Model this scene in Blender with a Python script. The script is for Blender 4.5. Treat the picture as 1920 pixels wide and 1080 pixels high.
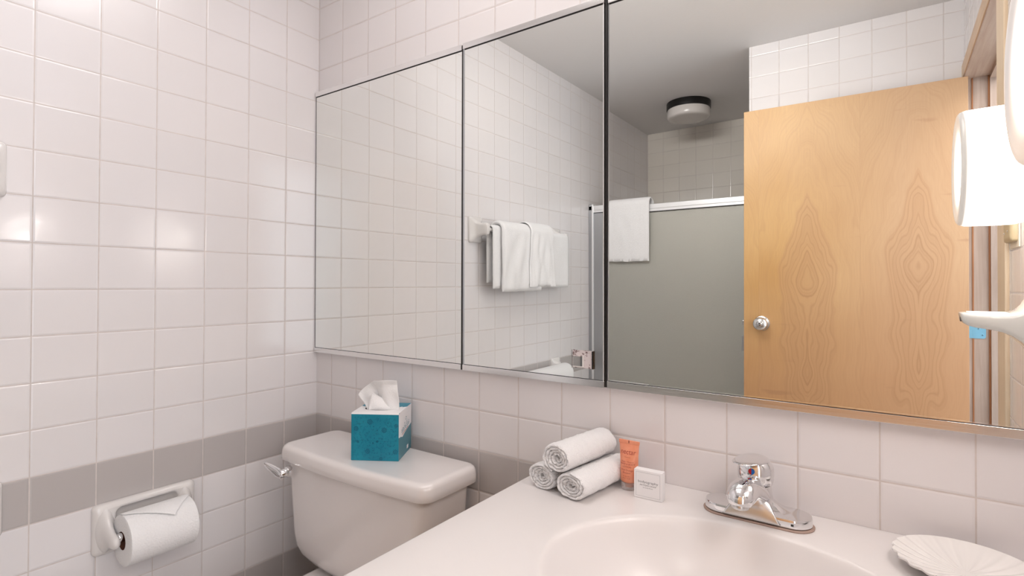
import bpy, bmesh, math, random
from mathutils import Vector, Matrix, noise

random.seed(7)
for o in list(bpy.data.objects):
    bpy.data.objects.remove(o, do_unlink=True)
scn = bpy.context.scene
COL = scn.collection
PI = math.pi
ZB = 1.198            # height of the grout line at camera level
PT = 0.105            # tile pitch, upright
PH = 0.123436         # tile pitch, along the walls
ZC = ZB - 0.3976      # counter height
ZCEIL = ZB + 1.205

# ------------------------------------------------------------------ camera
cam_d = bpy.data.cameras.new('camera')
cam = bpy.data.objects.new('camera', cam_d)
COL.objects.link(cam)
yaw, pitch, roll = 0.6075436737, 0.009633674927, 0.0038137565736
fw = Vector((-math.sin(yaw)*math.cos(pitch), math.cos(yaw)*math.cos(pitch), math.sin(pitch)))
rt = Vector((math.cos(yaw), math.sin(yaw), 0))
up = rt.cross(fw)
R = rt*math.cos(roll) + up*math.sin(roll)
U = -rt*math.sin(roll) + up*math.cos(roll)
cam.matrix_world = Matrix((
    (R.x, U.x, -fw.x, 1.56571126),
    (R.y, U.y, -fw.y, -1.10090911),
    (R.z, U.z, -fw.z, ZB + 0.01552187),
    (0, 0, 0, 1)))
cam_d.sensor_width = 36.0
cam_d.lens = 999.4427*36.0/1920.0
cam_d.shift_y = -16.19167/1920.0
cam_d.clip_start = 0.01
scn.camera = cam

# ------------------------------------------------------------------ world, lights, exposure
w = bpy.data.worlds.new('world')
scn.world = w
w.use_nodes = True
w.node_tree.nodes['Background'].inputs[0].default_value = (0.80, 0.88, 1.0, 1)
w.node_tree.nodes['Background'].inputs[1].default_value = 0.3
scn.view_settings.view_transform = 'Standard'
scn.view_settings.look = 'None'
scn.view_settings.gamma = 1.0
scn.view_settings.use_curve_mapping = False
scn.view_settings.exposure = -0.22

def area_light(name, loc, target, sx, sy, power, col):
    d = bpy.data.lights.new(name, 'AREA')
    d.shape = 'RECTANGLE'
    d.size = sx; d.size_y = sy
    d.energy = power; d.color = col
    o = bpy.data.objects.new(name, d)
    COL.objects.link(o)
    o.location = loc
    o.rotation_euler = (Vector(target)-Vector(loc)).to_track_quat('-Z', 'Y').to_euler()
    return o
HALL_POWER = 30
LAMP_SIDE = 17.0
area_light('hallway_daylight', (3.05, -1.32, 1.25), (1.8, -1.28, 1.2), 1.9, 2.1, HALL_POWER, (0.80, 0.90, 1.0))
area_light('ceiling_fill', (0.95, -0.55, ZCEIL-0.02), (0.95, -0.57, 0), 0.6, 0.6, 5, (1.0, 0.97, 0.96))  # added fill under the ceiling for even brightness, no fixture there
om = area_light('over_mirror_fill', (0.85, -0.06, ZB+1.10), (0.80, -2.6, ZB+0.78), 0.9, 0.18, 8.5, (1.0, 0.97, 0.96))  # added fill above the mirrors, brightens the shower end; not a real lamp
om.data.spread = math.radians(112)
area_light('hallway_fill', (2.45, -1.30, 2.34), (2.45, -1.31, 0.0), 0.9, 0.9, 30, (1.0, 0.95, 0.90))  # unseen fill added in the hallway for strong soft light

# ------------------------------------------------------------------ material helpers
class NT:
    def __init__(s, name):
        s.m = bpy.data.materials.new(name)
        s.m.use_nodes = True
        s.t = s.m.node_tree
        s.b = s.t.nodes['Principled BSDF']
        s.out = s.t.nodes['Material Output']
    def n(s, typ, **kw):
        x = s.t.nodes.new(typ)
        for k, v in kw.items():
            setattr(x, k, v)
        return x
    def link(s, a, b):
        s.t.links.new(a, b)
    def put(s, sock, v):
        if isinstance(v, (int, float)):
            sock.default_value = v
        elif isinstance(v, (tuple, list)):
            sock.default_value = tuple(v) if len(v) == len(sock.default_value) else tuple(v)+(1,)
        else:
            s.link(v, sock)
    def math(s, op, a, b=None, c=None):
        x = s.n('ShaderNodeMath', operation=op)
        s.put(x.inputs[0], a)
        if b is not None: s.put(x.inputs[1], b)
        if c is not None: s.put(x.inputs[2], c)
        return x.outputs[0]
    def mix(s, f, a, b):
        x = s.n('ShaderNodeMix', data_type='RGBA')
        s.put(x.inputs[0], f); s.put(x.inputs[6], a); s.put(x.inputs[7], b)
        return x.outputs[2]
    def smooth(s, v, a, b, lo=0.0, hi=1.0):
        x = s.n('ShaderNodeMapRange', interpolation_type='SMOOTHSTEP')
        s.put(x.inputs[0], v)
        for i, q in enumerate((a, b, lo, hi)): x.inputs[i+1].default_value = q
        return x.outputs[0]
    def lin(s, v, a, b, lo=0.0, hi=1.0):
        x = s.n('ShaderNodeMapRange')
        s.put(x.inputs[0], v)
        for i, q in enumerate((a, b, lo, hi)): x.inputs[i+1].default_value = q
        return x.outputs[0]
    def noise(s, vec, scale, detail=2.0, rough=0.5, dist=0.0):
        x = s.n('ShaderNodeTexNoise')
        s.link(vec, x.inputs['Vector'])
        x.inputs['Scale'].default_value = scale
        x.inputs['Detail'].default_value = detail
        x.inputs['Roughness'].default_value = rough
        x.inputs['Distortion'].default_value = dist
        return x
    def pos(s):
        return s.n('ShaderNodeNewGeometry').outputs['Position']
    def obj(s):
        return s.n('ShaderNodeTexCoord').outputs['Object']
    def sep(s, v):
        x = s.n('ShaderNodeSeparateXYZ'); s.link(v, x.inputs[0]); return x.outputs
    def comb(s, a, b, c):
        x = s.n('ShaderNodeCombineXYZ')
        for i, v in enumerate((a, b, c)): s.put(x.inputs[i], v)
        return x.outputs[0]
    def bump(s, h, strength=1.0, dist=1.0):
        x = s.n('ShaderNodeBump')
        x.inputs['Strength'].default_value = strength
        x.inputs['Distance'].default_value = dist
        s.link(h, x.inputs['Height'])
        s.link(x.outputs[0], s.b.inputs['Normal'])
        return x
    def col(s, v): s.put(s.b.inputs['Base Color'], v)
    def set(s, **kw):
        for k, v in kw.items():
            s.put(s.b.inputs[k.replace('_', ' ')], v)
        return s

def plain(name, col, rough=0.5, metal=0.0, coat=0.0, spec=0.5, var=0.0, vscale=6.0, bump=0.0, bscale=200.0):
    m = NT(name)
    m.set(Roughness=rough, Metallic=metal)
    m.b.inputs['Coat Weight'].default_value = coat
    m.b.inputs['Coat Roughness'].default_value = 0.05
    m.b.inputs['Specular IOR Level'].default_value = spec
    o = m.obj()
    n = m.noise(o, vscale, 3)
    f = m.lin(n.outputs[0], 0.3, 0.7)
    dark = tuple(c*(1-var) for c in col)
    m.col(m.mix(f, dark, col))
    if bump > 0:
        nb = m.noise(o, bscale, 3)
        m.bump(m.math('MULTIPLY', nb.outputs[0], bump))
    return m.m

TILE = (0.830, 0.795, 0.795)
STRIPE = (0.52, 0.485, 0.475)
GROUT = (0.72, 0.655, 0.625)

def tile_mat(name, axis, off, pitch, off_low=None, stripes=True, tint=None):
    m = NT(name)
    p = m.pos()
    s = m.sep(p)
    u0 = s[axis]
    if off_low is None:
        u = m.math('DIVIDE', m.math('SUBTRACT', u0, off), pitch)
    else:
        hi = m.math('GREATER_THAN', s[2], ZB+0.25)
        o = m.math('MULTIPLY_ADD', hi, off-off_low, off_low)
        u = m.math('DIVIDE', m.math('SUBTRACT', u0, o), pitch)
    v = m.math('DIVIDE', m.math('SUBTRACT', s[2], ZB), PT)
    fu, fv = m.math('FRACT', u), m.math('FRACT', v)
    iu, iv = m.math('FLOOR', u), m.math('FLOOR', v)
    du = m.math('MULTIPLY', m.math('MINIMUM', fu, m.math('SUBTRACT', 1.0, fu)), pitch)
    dv = m.math('MULTIPLY', m.math('MINIMUM', fv, m.math('SUBTRACT', 1.0, fv)), PT)
    d = m.math('MINIMUM', du, dv)
    # a little unevenness of the joints
    wob = m.noise(p, 60.0, 2)
    d2 = m.math('ADD', d, m.math('MULTIPLY', m.math('SUBTRACT', wob.outputs[0], 0.5), 0.0007))
    g = m.smooth(d2, 0.0009, 0.0016)
    tile = tint or TILE
    wn = m.n('ShaderNodeTexWhiteNoise', noise_dimensions='3D')
    m.link(m.comb(iu, iv, float(axis)), wn.inputs['Vector'])
    tv = m.lin(wn.outputs['Value'], 0, 1, 0, 1)
    ln = m.noise(p, 2.5, 2)
    tcol = m.mix(tv, tuple(c*0.965 for c in tile), tile)
    tcol = m.mix(m.lin(ln.outputs[0], 0.35, 0.65, 0.0, 0.35), tcol, (tile[0]*0.965, tile[1]*0.985, tile[2]*1.02))
    if stripes:
        a = m.math('COMPARE', iv, -5.0, 0.2)
        b = m.math('COMPARE', iv, -9.0, 0.2)
        st = m.math('MAXIMUM', a, b)
        tcol = m.mix(st, tcol, STRIPE)
    gn = m.noise(p, 35.0, 3)
    gcol = m.mix(m.lin(gn.outputs[0], 0.3, 0.7), tuple(c*0.88 for c in GROUT), GROUT)
    m.col(m.mix(g, gcol, tcol))
    m.set(Roughness=m.lin(g, 0, 1, 0.75, 0.13))
    m.b.inputs['Specular IOR Level'].default_value = 0.5
    # relief: recessed joint, cushioned edge, each tile set a hair out of true
    h1 = m.math('MULTIPLY', m.smooth(d, 0.0007, 0.0050), 0.00065)
    cs = m.sep(wn.outputs['Color'])
    t1 = m.math('MULTIPLY', m.math('MULTIPLY', m.math('SUBTRACT', cs[0], 0.5), fu), pitch*0.016)
    t2 = m.math('MULTIPLY', m.math('MULTIPLY', m.math('SUBTRACT', cs[1], 0.5), fv), PT*0.016)
    lw = m.noise(p, 14.0, 1)
    h = m.math('ADD', m.math('ADD', h1, m.math('ADD', t1, t2)), m.math('MULTIPLY', lw.outputs[0], 0.0007))
    m.bump(h)
    return m.m

M = {}
M['tile_left'] = tile_mat('white_tile_left', 1, -0.94872*PH, PH)
M['tile_back'] = tile_mat('white_tile_back', 0, 1.01947*PH, PH, off_low=0.64817*PH)
M['tile_right'] = tile_mat('white_tile_right', 1, -0.6035, PH)
M['tile_front'] = tile_mat('white_tile_front', 0, 1.00749, 0.124476)
M['tile_shower'] = tile_mat('white_tile_shower', 0, 0.0017, 0.12598, tint=(0.82, 0.765, 0.70))
M['tile_side'] = tile_mat('white_tile_side', 1, -1.78, PH, tint=(0.82, 0.765, 0.70))
M['ceiling'] = plain('ceiling_paint', (0.84, 0.82, 0.815), 0.85, bump=0.0003, bscale=120)
M['floor'] = plain('floor_vinyl', (0.55, 0.50, 0.46), 0.4, var=0.1)
M['hall'] = plain('hall_paint', (0.75, 0.76, 0.78), 0.8)
M['counter'] = plain('cultured_marble', (0.82, 0.785, 0.775), 0.30, coat=0.15, var=0.02)
M['china'] = plain('white_china', (0.84, 0.80, 0.79), 0.09, coat=0.6)
M['ceramic'] = plain('glazed_ceramic', (0.80, 0.77, 0.755), 0.10, coat=0.3)
M['bright_china'] = plain('bright_white_china', (0.86, 0.84, 0.82), 0.10, coat=0.3)
M['chrome'] = plain('polished_chrome', (0.82, 0.82, 0.83), 0.05, metal=1.0)
M['steel'] = plain('satin_steel', (0.70, 0.69, 0.68), 0.26, metal=1.0)
M['alu'] = plain('satin_aluminium', (0.66, 0.66, 0.66), 0.24, metal=1.0)
M['gray_alu'] = plain('gray_anodised_aluminium', (0.50, 0.51, 0.53), 0.35, metal=1.0)
M['white_alu'] = plain('bright_aluminium', (0.86, 0.86, 0.87), 0.35, metal=0.55)
M['black'] = plain('black_gap', (0.010, 0.009, 0.009), 0.5)
M['black_metal'] = plain('black_painted_metal', (0.006, 0.005, 0.005), 0.35)
M['rubber'] = plain('dark_gasket', (0.13, 0.09, 0.075), 0.6)
M['putty'] = plain('old_putty', (0.42, 0.30, 0.25), 0.6)
M['card'] = plain('white_card', (0.90, 0.885, 0.895), 0.5)
M['ink'] = plain('gray_ink', (0.20, 0.20, 0.22), 0.6)
M['ink_light'] = plain('pale_gray_ink', (0.45, 0.46, 0.48), 0.6)
M['red_ink'] = plain('dark_red_ink', (0.42, 0.075, 0.05), 0.6)
M['opal'] = plain('opal_glass_off', (0.72, 0.68, 0.655), 0.2)
M['beige'] = plain('beige_plastic', (0.50, 0.40, 0.25), 0.35)
M['plate_rim'] = plain('cream_plastic', (0.78, 0.70, 0.58), 0.4)
M['hinge_blue'] = plain('hinge_blue_reflection', (0.22, 0.50, 0.70), 0.28, metal=0.35)  # blue sky reflection of the bare metal, put into the base colour
M['red'] = plain('red_enamel', (0.62, 0.02, 0.02), 0.25)
M['blue'] = plain('blue_enamel', (0.01, 0.16, 0.62), 0.25)
M['paper'] = plain('tissue_paper_white', (0.92, 0.92, 0.925), 0.85, bump=0.0006, bscale=260)
M['tube_mark'] = plain('brown_registration_mark', (0.16, 0.04, 0.03), 0.5)
M['core'] = plain('brown_cardboard', (0.16, 0.06, 0.035), 0.9)
M['tub'] = plain('tub_enamel', (0.60, 0.56, 0.50), 0.2)
M['grime'] = plain('black_chip_stain', (0.10, 0.09, 0.085), 0.6, var=0.6, vscale=200)

def mirror_mat():
    m = NT('silvered_mirror')
    m.set(Metallic=1.0, Roughness=0.0)
    n = m.noise(m.pos(), 1.2, 1)
    m.col(m.mix(n.outputs[0], (0.865, 0.885, 0.860), (0.875, 0.89, 0.87)))
    return m.m
M['mirror'] = mirror_mat()

def brushed(name, col, rough):
    m = NT(name)
    s = m.sep(m.obj())
    v = m.comb(m.math('MULTIPLY', s[0], 3.0), m.math('MULTIPLY', s[1], 500.0), m.math('MULTIPLY', s[2], 900.0))
    n = m.noise(v, 1.0, 3)
    m.col(m.mix(n.outputs[0], tuple(c*0.93 for c in col), col))
    m.set(Metallic=1.0, Roughness=m.lin(n.outputs[0], 0.3, 0.7, rough*0.7, rough*1.3))
    m.bump(m.math('MULTIPLY', n.outputs[0], 0.00004))
    return m.m
M['rail'] = brushed('brushed_channel', (0.86, 0.855, 0.85), 0.16)

def frosted():
    m = NT('frosted_shower_glass')
    m.b.inputs['Transmission Weight'].default_value = 0.60
    m.b.inputs['IOR'].default_value = 1.45
    n = m.noise(m.pos(), 260.0, 3)
    m.col(m.mix(n.outputs[0], (0.80, 0.79, 0.73), (0.85, 0.84, 0.78)))
    m.set(Roughness=0.45)
    m.bump(m.math('MULTIPLY', n.outputs[0], 0.0010))
    return m.m
M['frost'] = frosted()

def acrylic():
    m = NT('clear_acrylic')
    m.b.inputs['Transmission Weight'].default_value = 1.0
    m.set(Roughness=0.02, IOR=1.45)
    m.col((0.95, 0.94, 0.94))
    n = m.noise(m.pos(), 5, 1)
    m.col(m.mix(n.outputs[0], (0.93, 0.92, 0.92), (0.96, 0.95, 0.95)))
    return m.m
M['acrylic'] = acrylic()

def cap_clear():
    m = NT('frosted_clear_cap')
    m.b.inputs['Transmission Weight'].default_value = 0.75
    m.set(Roughness=0.25, IOR=1.3)
    n = m.noise(m.obj(), 20, 1)
    m.col(m.mix(n.outputs[0], (0.90, 0.84, 0.83), (0.93, 0.88, 0.87)))
    return m.m
M['cap_clear'] = cap_clear()

def adhesive():
    m = NT('mottled_adhesive')
    p = m.pos()
    n = m.noise(p, 190.0, 5, 0.65)
    n2 = m.noise(p, 60.0, 3, 0.6)
    f = m.smooth(m.math('ADD', n.outputs[0], m.math('MULTIPLY', m.math('SUBTRACT', n2.outputs[0], 0.5), 0.6)), 0.36, 0.46)
    m.col(m.mix(f, (0.16, 0.10, 0.10), (0.70, 0.64, 0.65)))
    m.set(Roughness=0.5)
    return m.m
M['adhesive'] = adhesive()

def terry(name, col=(0.93, 0.92, 0.925), scale=520.0, amp=0.0015):
    m = NT(name)
    o = m.obj()
    v = m.n('ShaderNodeTexVoronoi')
    m.link(o, v.inputs['Vector']); v.inputs['Scale'].default_value = scale
    n = m.noise(o, scale*0.35, 4, 0.7)
    h = m.math('ADD', m.math('MULTIPLY', v.outputs['Distance'], 0.6), n.outputs[0])
    m.bump(m.math('MULTIPLY', h, amp))
    m.col(m.mix(n.outputs[0], tuple(c*0.97 for c in col), col))
    m.set(Roughness=0.95)
    m.b.inputs['Sheen Weight'].default_value = 0.35
    m.b.inputs['Sheen Roughness'].default_value = 0.5
    m.b.inputs['Specular IOR Level'].default_value = 0.15
    return m.m
M['terry'] = terry('white_terry')
M['terry_flat'] = terry('white_woven_band', scale=900.0, amp=0.0006)

def quilted():
    m = NT('embossed_toilet_paper')
    o = m.obj()
    v = m.n('ShaderNodeTexVoronoi', feature='DISTANCE_TO_EDGE')
    m.link(o, v.inputs['Vector']); v.inputs['Scale'].default_value = 140.0
    n = m.noise(o, 500.0, 2)
    h = m.math('ADD', m.smooth(v.outputs['Distance'], 0.02, 0.3), m.math('MULTIPLY', n.outputs[0], 0.4))
    m.bump(m.math('MULTIPLY', h, 0.00035))
    m.col(m.mix(n.outputs[0], (0.88, 0.875, 0.88), (0.92, 0.915, 0.92)))
    m.set(Roughness=0.9)
    m.b.inputs['Specular IOR Level'].default_value = 0.2
    return m.m
M['quilt'] = quilted()

def tube_mat():
    m = NT('orange_lotion_plastic')
    o = m.obj()
    n = m.noise(o, 70.0, 2)
    m.col(m.mix(m.lin(n.outputs[0], 0.3, 0.7), (0.82, 0.30, 0.17), (0.87, 0.36, 0.22)))
    m.set(Roughness=0.38)
    m.b.inputs['Subsurface Weight'].default_value = 0.15
    m.b.inputs['Subsurface Radius'].default_value = (0.01, 0.004, 0.002)
    return m.m
M['tube'] = tube_mat()

def lamp_mat():
    m = NT('glowing_opal_glass')
    s = m.sep(m.obj())
    r2 = m.math('ADD', m.math('POWER', s[1], 2.0), m.math('POWER', s[2], 2.0))
    hot = m.math('EXPONENT', m.math('MULTIPLY', r2, -1.0/(0.034**2)))
    cap = m.math('MULTIPLY_ADD', hot, 90.0, 0.34)
    # object x grows toward the wall: the drum's side glows most evenly
    side = m.smooth(s[0], 0.006, 0.026)
    st = m.math('ADD', m.math('MULTIPLY', cap, m.math('SUBTRACT', 1.0, side)), m.math('MULTIPLY', side, LAMP_SIDE))
    m.col((0.70, 0.67, 0.65))
    m.put(m.b.inputs['Emission Color'], (1.0, 0.91, 0.86))
    m.link(st, m.b.inputs['Emission Strength'])
    m.set(Roughness=0.15)
    return m.m
M['lamp'] = lamp_mat()

def wood_door():
    """book-matched maple veneer: leaves mirrored about seams, cathedral figure"""
    m = NT('maple_veneer')
    s = m.sep(m.obj())        # object x along the door from the free edge, z up
    x, z = s[0], s[2]
    # leaves: centre lines at x=.275 and .677 ; seams at .066, .476
    lf = m.math('DIVIDE', m.math('SUBTRACT', x, 0.066), 0.404)
    fr = m.math('FRACT', lf)
    idx = m.math('FLOOR', lf)
    ax = m.math('ABSOLUTE', m.math('MULTIPLY', m.math('SUBTRACT', fr, 0.50), 0.404))
    zz = m.math('SUBTRACT', z, m.math('MULTIPLY_ADD', idx, 0.07, ZB))
    n1 = m.noise(m.comb(m.math('MULTIPLY', ax, 7.0), m.math('MULTIPLY', zz, 3.4), m.math('MULTIPLY', idx, 0.13)), 1.0, 2, 0.45)
    n3 = m.noise(m.comb(m.math('MULTIPLY', ax, 30.0), m.math('MULTIPLY', zz, 5.0), 0.0), 1.0, 2, 0.5)
    axis_ = m.math('SQRT', m.math('MULTIPLY_ADD', ax, ax, 0.00022))
    upz = m.math('MAXIMUM', m.math('ADD', zz, 0.10), 0.0); dnz = m.math('MAXIMUM', m.math('MULTIPLY_ADD', zz, -1.0, -0.10), 0.0)
    para = m.math('ADD', m.math('MULTIPLY', m.math('POWER', upz, 1.6), 0.25), m.math('MULTIPLY', m.math('POWER', dnz, 1.15), 0.13))
    phi = m.math('ADD', m.math('ADD', axis_, para), m.math('ADD', m.math('MULTIPLY', m.math('SUBTRACT', n1.outputs[0], 0.5), 0.17), m.math('MULTIPLY', m.math('SUBTRACT', n3.outputs[0], 0.5), 0.010)))
    sp = m.noise(m.comb(m.math('MULTIPLY', phi, 48.0), 0.0, m.math('MULTIPLY', idx, 0.0)), 1.0, 3, 0.65)
    line = m.smooth(sp.outputs[0], 0.47, 0.66)
    thin = m.math('POWER', m.math('SINE', m.math('MULTIPLY', phi, 210.0)), 8.0)
    inside = m.smooth(phi, 0.128, 0.108)
    fine = m.noise(m.comb(m.math('MULTIPLY', ax, 420.0), m.math('MULTIPLY', zz, 9.0), 0.0), 1.0, 4, 0.6)
    blotch = m.noise(m.comb(m.math('MULTIPLY', x, 4.0), m.math('MULTIPLY', zz, 20.0), 3.0), 1.0, 2, 0.5)
    broad = m.noise(m.comb(m.math('MULTIPLY', x, 2.0), m.math('MULTIPLY', zz, 2.0), 8.0), 1.0, 2, 0.5)
    base = m.mix(m.lin(broad.outputs[0], 0.35, 0.65), (0.58, 0.325, 0.118), (0.68, 0.415, 0.175))
    base = m.mix(m.lin(x, 0.15, 0.62, 0.0, 0.75), base, (0.56, 0.365, 0.235))  # grayer pink toward the hinge side: lamp haze painted into the veneer
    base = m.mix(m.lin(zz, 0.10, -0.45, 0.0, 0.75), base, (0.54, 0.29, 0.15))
    base = m.mix(m.math('MULTIPLY', inside, 0.35), base, (0.53, 0.30, 0.155))
    base = m.mix(m.math('MULTIPLY', line, m.math('MULTIPLY_ADD', inside, 0.14, 0.12)), base, (0.36, 0.18, 0.085))
    base = m.mix(m.math('MULTIPLY', thin, m.math('MULTIPLY_ADD', inside, 0.22, 0.05)), base, (0.30, 0.135, 0.06))
    base = m.mix(m.lin(fine.outputs[0], 0.35, 0.7, 0.0, 0.16), base, (0.34, 0.19, 0.10))
    base = m.mix(m.smooth(blotch.outputs[0], 0.66, 0.76, 0.0, 0.38), base, (0.36, 0.18, 0.10))
    seam = m.math('MINIMUM', fr, m.math('SUBTRACT', 1.0, fr))
    base = m.mix(m.smooth(seam, 0.006, 0.0, 0.0, 0.18), base, (0.40, 0.24, 0.13))
    m.col(base)
    m.set(Roughness=0.42)
    return m.m
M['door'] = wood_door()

def wood(name, c1, c2, ax=2, rough=0.5):
    m = NT(name)
    s = m.sep(m.pos())
    sc = [70.0, 70.0, 70.0]; sc[ax] = 3.0
    v = m.comb(m.math('MULTIPLY', s[0], sc[0]), m.math('MULTIPLY', s[1], sc[1]), m.math('MULTIPLY', s[2], sc[2]))
    n = m.noise(v, 1.0, 4, 0.6, 0.6)
    n2 = m.noise(m.pos(), 5.0, 3)
    c = m.mix(m.lin(n.outputs[0], 0.3, 0.7), c1, c2)
    c = m.mix(m.lin(n2.outputs[0], 0.4, 0.75, 0.0, 0.3), c, tuple(q*0.7 for q in c1))
    m.col(c)
    m.set(Roughness=rough)
    return m.m
M['jamb'] = wood('gray_maple_jamb', (0.36, 0.27, 0.225), (0.48, 0.38, 0.33), 2)
M['jamb_head'] = wood('gray_maple_head', (0.40, 0.28, 0.22), (0.52, 0.40, 0.33), 1)
M['casing'] = wood('pale_maple_casing', (0.78, 0.60, 0.42), (0.84, 0.69, 0.52), 2)
M['casing_head'] = wood('pale_maple_head', (0.62, 0.44, 0.30), (0.70, 0.53, 0.38), 1)
M['stain'] = wood('orange_stained_edge', (0.30, 0.11, 0.04), (0.42, 0.19, 0.08), 2)
M['cabinet'] = wood('vanity_maple', (0.50, 0.33, 0.19), (0.60, 0.42, 0.26), 2)

def teal_mat():
    m = NT('teal_carton')
    s = m.sep(m.obj())
    x, y, z = s[0], s[1], s[2]
    p = m.comb(x, m.math('MULTIPLY', y, 1.0), z)
    n = m.noise(p, 160.0, 3, 0.6)
    n2 = m.noise(p, 18.0, 2)
    c = m.mix(m.lin(n2.outputs[0], 0.3, 0.7), (0.004, 0.225, 0.335), (0.010, 0.285, 0.40))
    c = m.mix(m.smooth(n.outputs[0], 0.54, 0.62, 0.0, 0.35), c, (0.0, 0.14, 0.24))
    m.col(c)
    m.set(Roughness=0.38)
    return m.m
M['teal'] = teal_mat()
M['teal_dark'] = plain('dark_teal_print', (0.002, 0.125, 0.21), 0.4)
M['teal_pale'] = plain('muted_teal_carton', (0.07, 0.24, 0.30), 0.4)

# ------------------------------------------------------------------ mesh helpers
class MB:
    def __init__(s):
        s.v = []; s.f = []; s.mi = []; s.cur = 0
    def vert(s, p): s.v.append(tuple(p)); return len(s.v)-1
    def face(s, idx): s.f.append(tuple(idx)); s.mi.append(s.cur)
    def box(s, x0, x1, y0, y1, z0, z1):
        i = len(s.v)
        for z in (z0, z1):
            for (x, y) in ((x0, y0), (x1, y0), (x1, y1), (x0, y1)): s.v.append((x, y, z))
        for q in ((0, 3, 2, 1), (4, 5, 6, 7), (0, 1, 5, 4), (1, 2, 6, 5), (2, 3, 7, 6), (3, 0, 4, 7)):
            s.face([i+k for k in q])
        return s
    def prism(s, pts, z0, z1):
        i = len(s.v); n = len(pts)
        for z in (z0, z1):
            for (x, y) in pts: s.v.append((x, y, z))
        s.face([i+n-1-k for k in range(n)]); s.face([i+n+k for k in range(n)])
        for k in range(n):
            k2 = (k+1) % n
            s.face((i+k, i+k2, i+n+k2, i+n+k))
        return s
    def loft(s, secs, closed=True, cap0=True, cap1=True):
        """secs: list of loops (same count) of 3D points"""
        n = len(secs[0]); base = len(s.v)
        assert all(len(q) == n for q in secs)
        for sec in secs:
            for p in sec: s.v.append(tuple(p))
        for a in range(len(secs)-1):
            for k in range(n if closed else n-1):
                k2 = (k+1) % n
                s.face((base+a*n+k, base+a*n+k2, base+(a+1)*n+k2, base+(a+1)*n+k))
        if cap0: s.face([base+n-1-k for k in range(n)])
        if cap1: s.face([base+(len(secs)-1)*n+k for k in range(n)])
        return s
    def lathe(s, prof, n=48, origin=(0, 0, 0), axis='z'):
        secs = []
        for (r, h) in prof:
            r = max(r, 1e-5); L = []
            for k in range(n):
                a = 2*PI*k/n
                c, d = r*math.cos(a), r*math.sin(a)
                if axis == 'z': q = (c, d, h)
                elif axis == 'x': q = (h, c, d)
                else: q = (d, h, c)
                L.append((q[0]+origin[0], q[1]+origin[1], q[2]+origin[2]))
            secs.append(L)
        s.loft(secs)
        return s
    def tube(s, pts, rad, n=16, sx=1.0):
        """round tube through points; rad number or list"""
        P = [Vector(p) for p in pts]
        secs = []; upv = Vector((0, 0, 1))
        t0 = (P[1]-P[0]).normalized()
        a = t0.cross(upv)
        if a.length < 1e-3: a = t0.cross(Vector((0, 1, 0)))
        a.normalize()
        for i, p in enumerate(P):
            t = (P[min(i+1, len(P)-1)]-P[max(i-1, 0)]).normalized()
            a = (a - t*a.dot(t)).normalized()
            b = t.cross(a)
            r = rad[i] if isinstance(rad, (list, tuple)) else rad
            secs.append([p + a*math.cos(2*PI*k/n)*r*sx + b*math.sin(2*PI*k/n)*r for k in range(n)])
        s.loft(secs)
        return s
    def grid(s, fn, nu, nv, closed_u=False):
        base = len(s.v)
        for i in range(nu):
            for j in range(nv): s.v.append(tuple(fn(i/(nu-1) if not closed_u else i/nu, j/(nv-1))))
        for i in range(nu if closed_u else nu-1):
            i2 = (i+1) % nu
            for j in range(nv-1):
                s.face((base+i*nv+j, base+i2*nv+j, base+i2*nv+j+1, base+i*nv+j+1))
        return s
    def build(s, name, mats, parent=None, smooth=False, bevel=0.0, seg=3, subsurf=0, angle=40, loc=None, solid=0.0):
        me = bpy.data.meshes.new(name)
        me.from_pydata(s.v, [], s.f)
        if not isinstance(mats, (list, tuple)): mats = [mats]
        for mm in mats: me.materials.append(M[mm] if isinstance(mm, str) else mm)
        for p, mi in zip(me.polygons, s.mi): p.material_index = mi
        bm = bmesh.new(); bm.from_mesh(me)
        bmesh.ops.recalc_face_normals(bm, faces=bm.faces)
        bm.to_mesh(me); bm.free()
        me.update()
        o = bpy.data.objects.new(name, me)
        COL.objects.link(o)
        if loc is not None:
            L = Vector(loc)
            for v in me.vertices: v.co -= L
            o.location = L
        if parent is not None:
            o.parent = parent
            o.matrix_parent_inverse = parent.matrix_basis.inverted()
        if solid:
            md = o.modifiers.new('thickness', 'SOLIDIFY'); md.thickness = solid; md.offset = 0
        if bevel > 0:
            md = o.modifiers.new('bevel', 'BEVEL'); md.width = bevel; md.segments = seg
            md.limit_method = 'ANGLE'; md.angle_limit = math.radians(angle)
            smooth = True
        if subsurf:
            md = o.modifiers.new('subsurf', 'SUBSURF'); md.levels = subsurf; md.render_levels = subsurf
            smooth = True
        if smooth:
            for p in me.polygons: p.use_smooth = True
            if bevel > 0:
                md = o.modifiers.new('wn', 'WEIGHTED_NORMAL'); md.keep_sharp = True
            elif not subsurf:
                try:
                    me.set_sharp_from_angle(angle=math.radians(angle))
                except Exception:
                    pass
        return o

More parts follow.
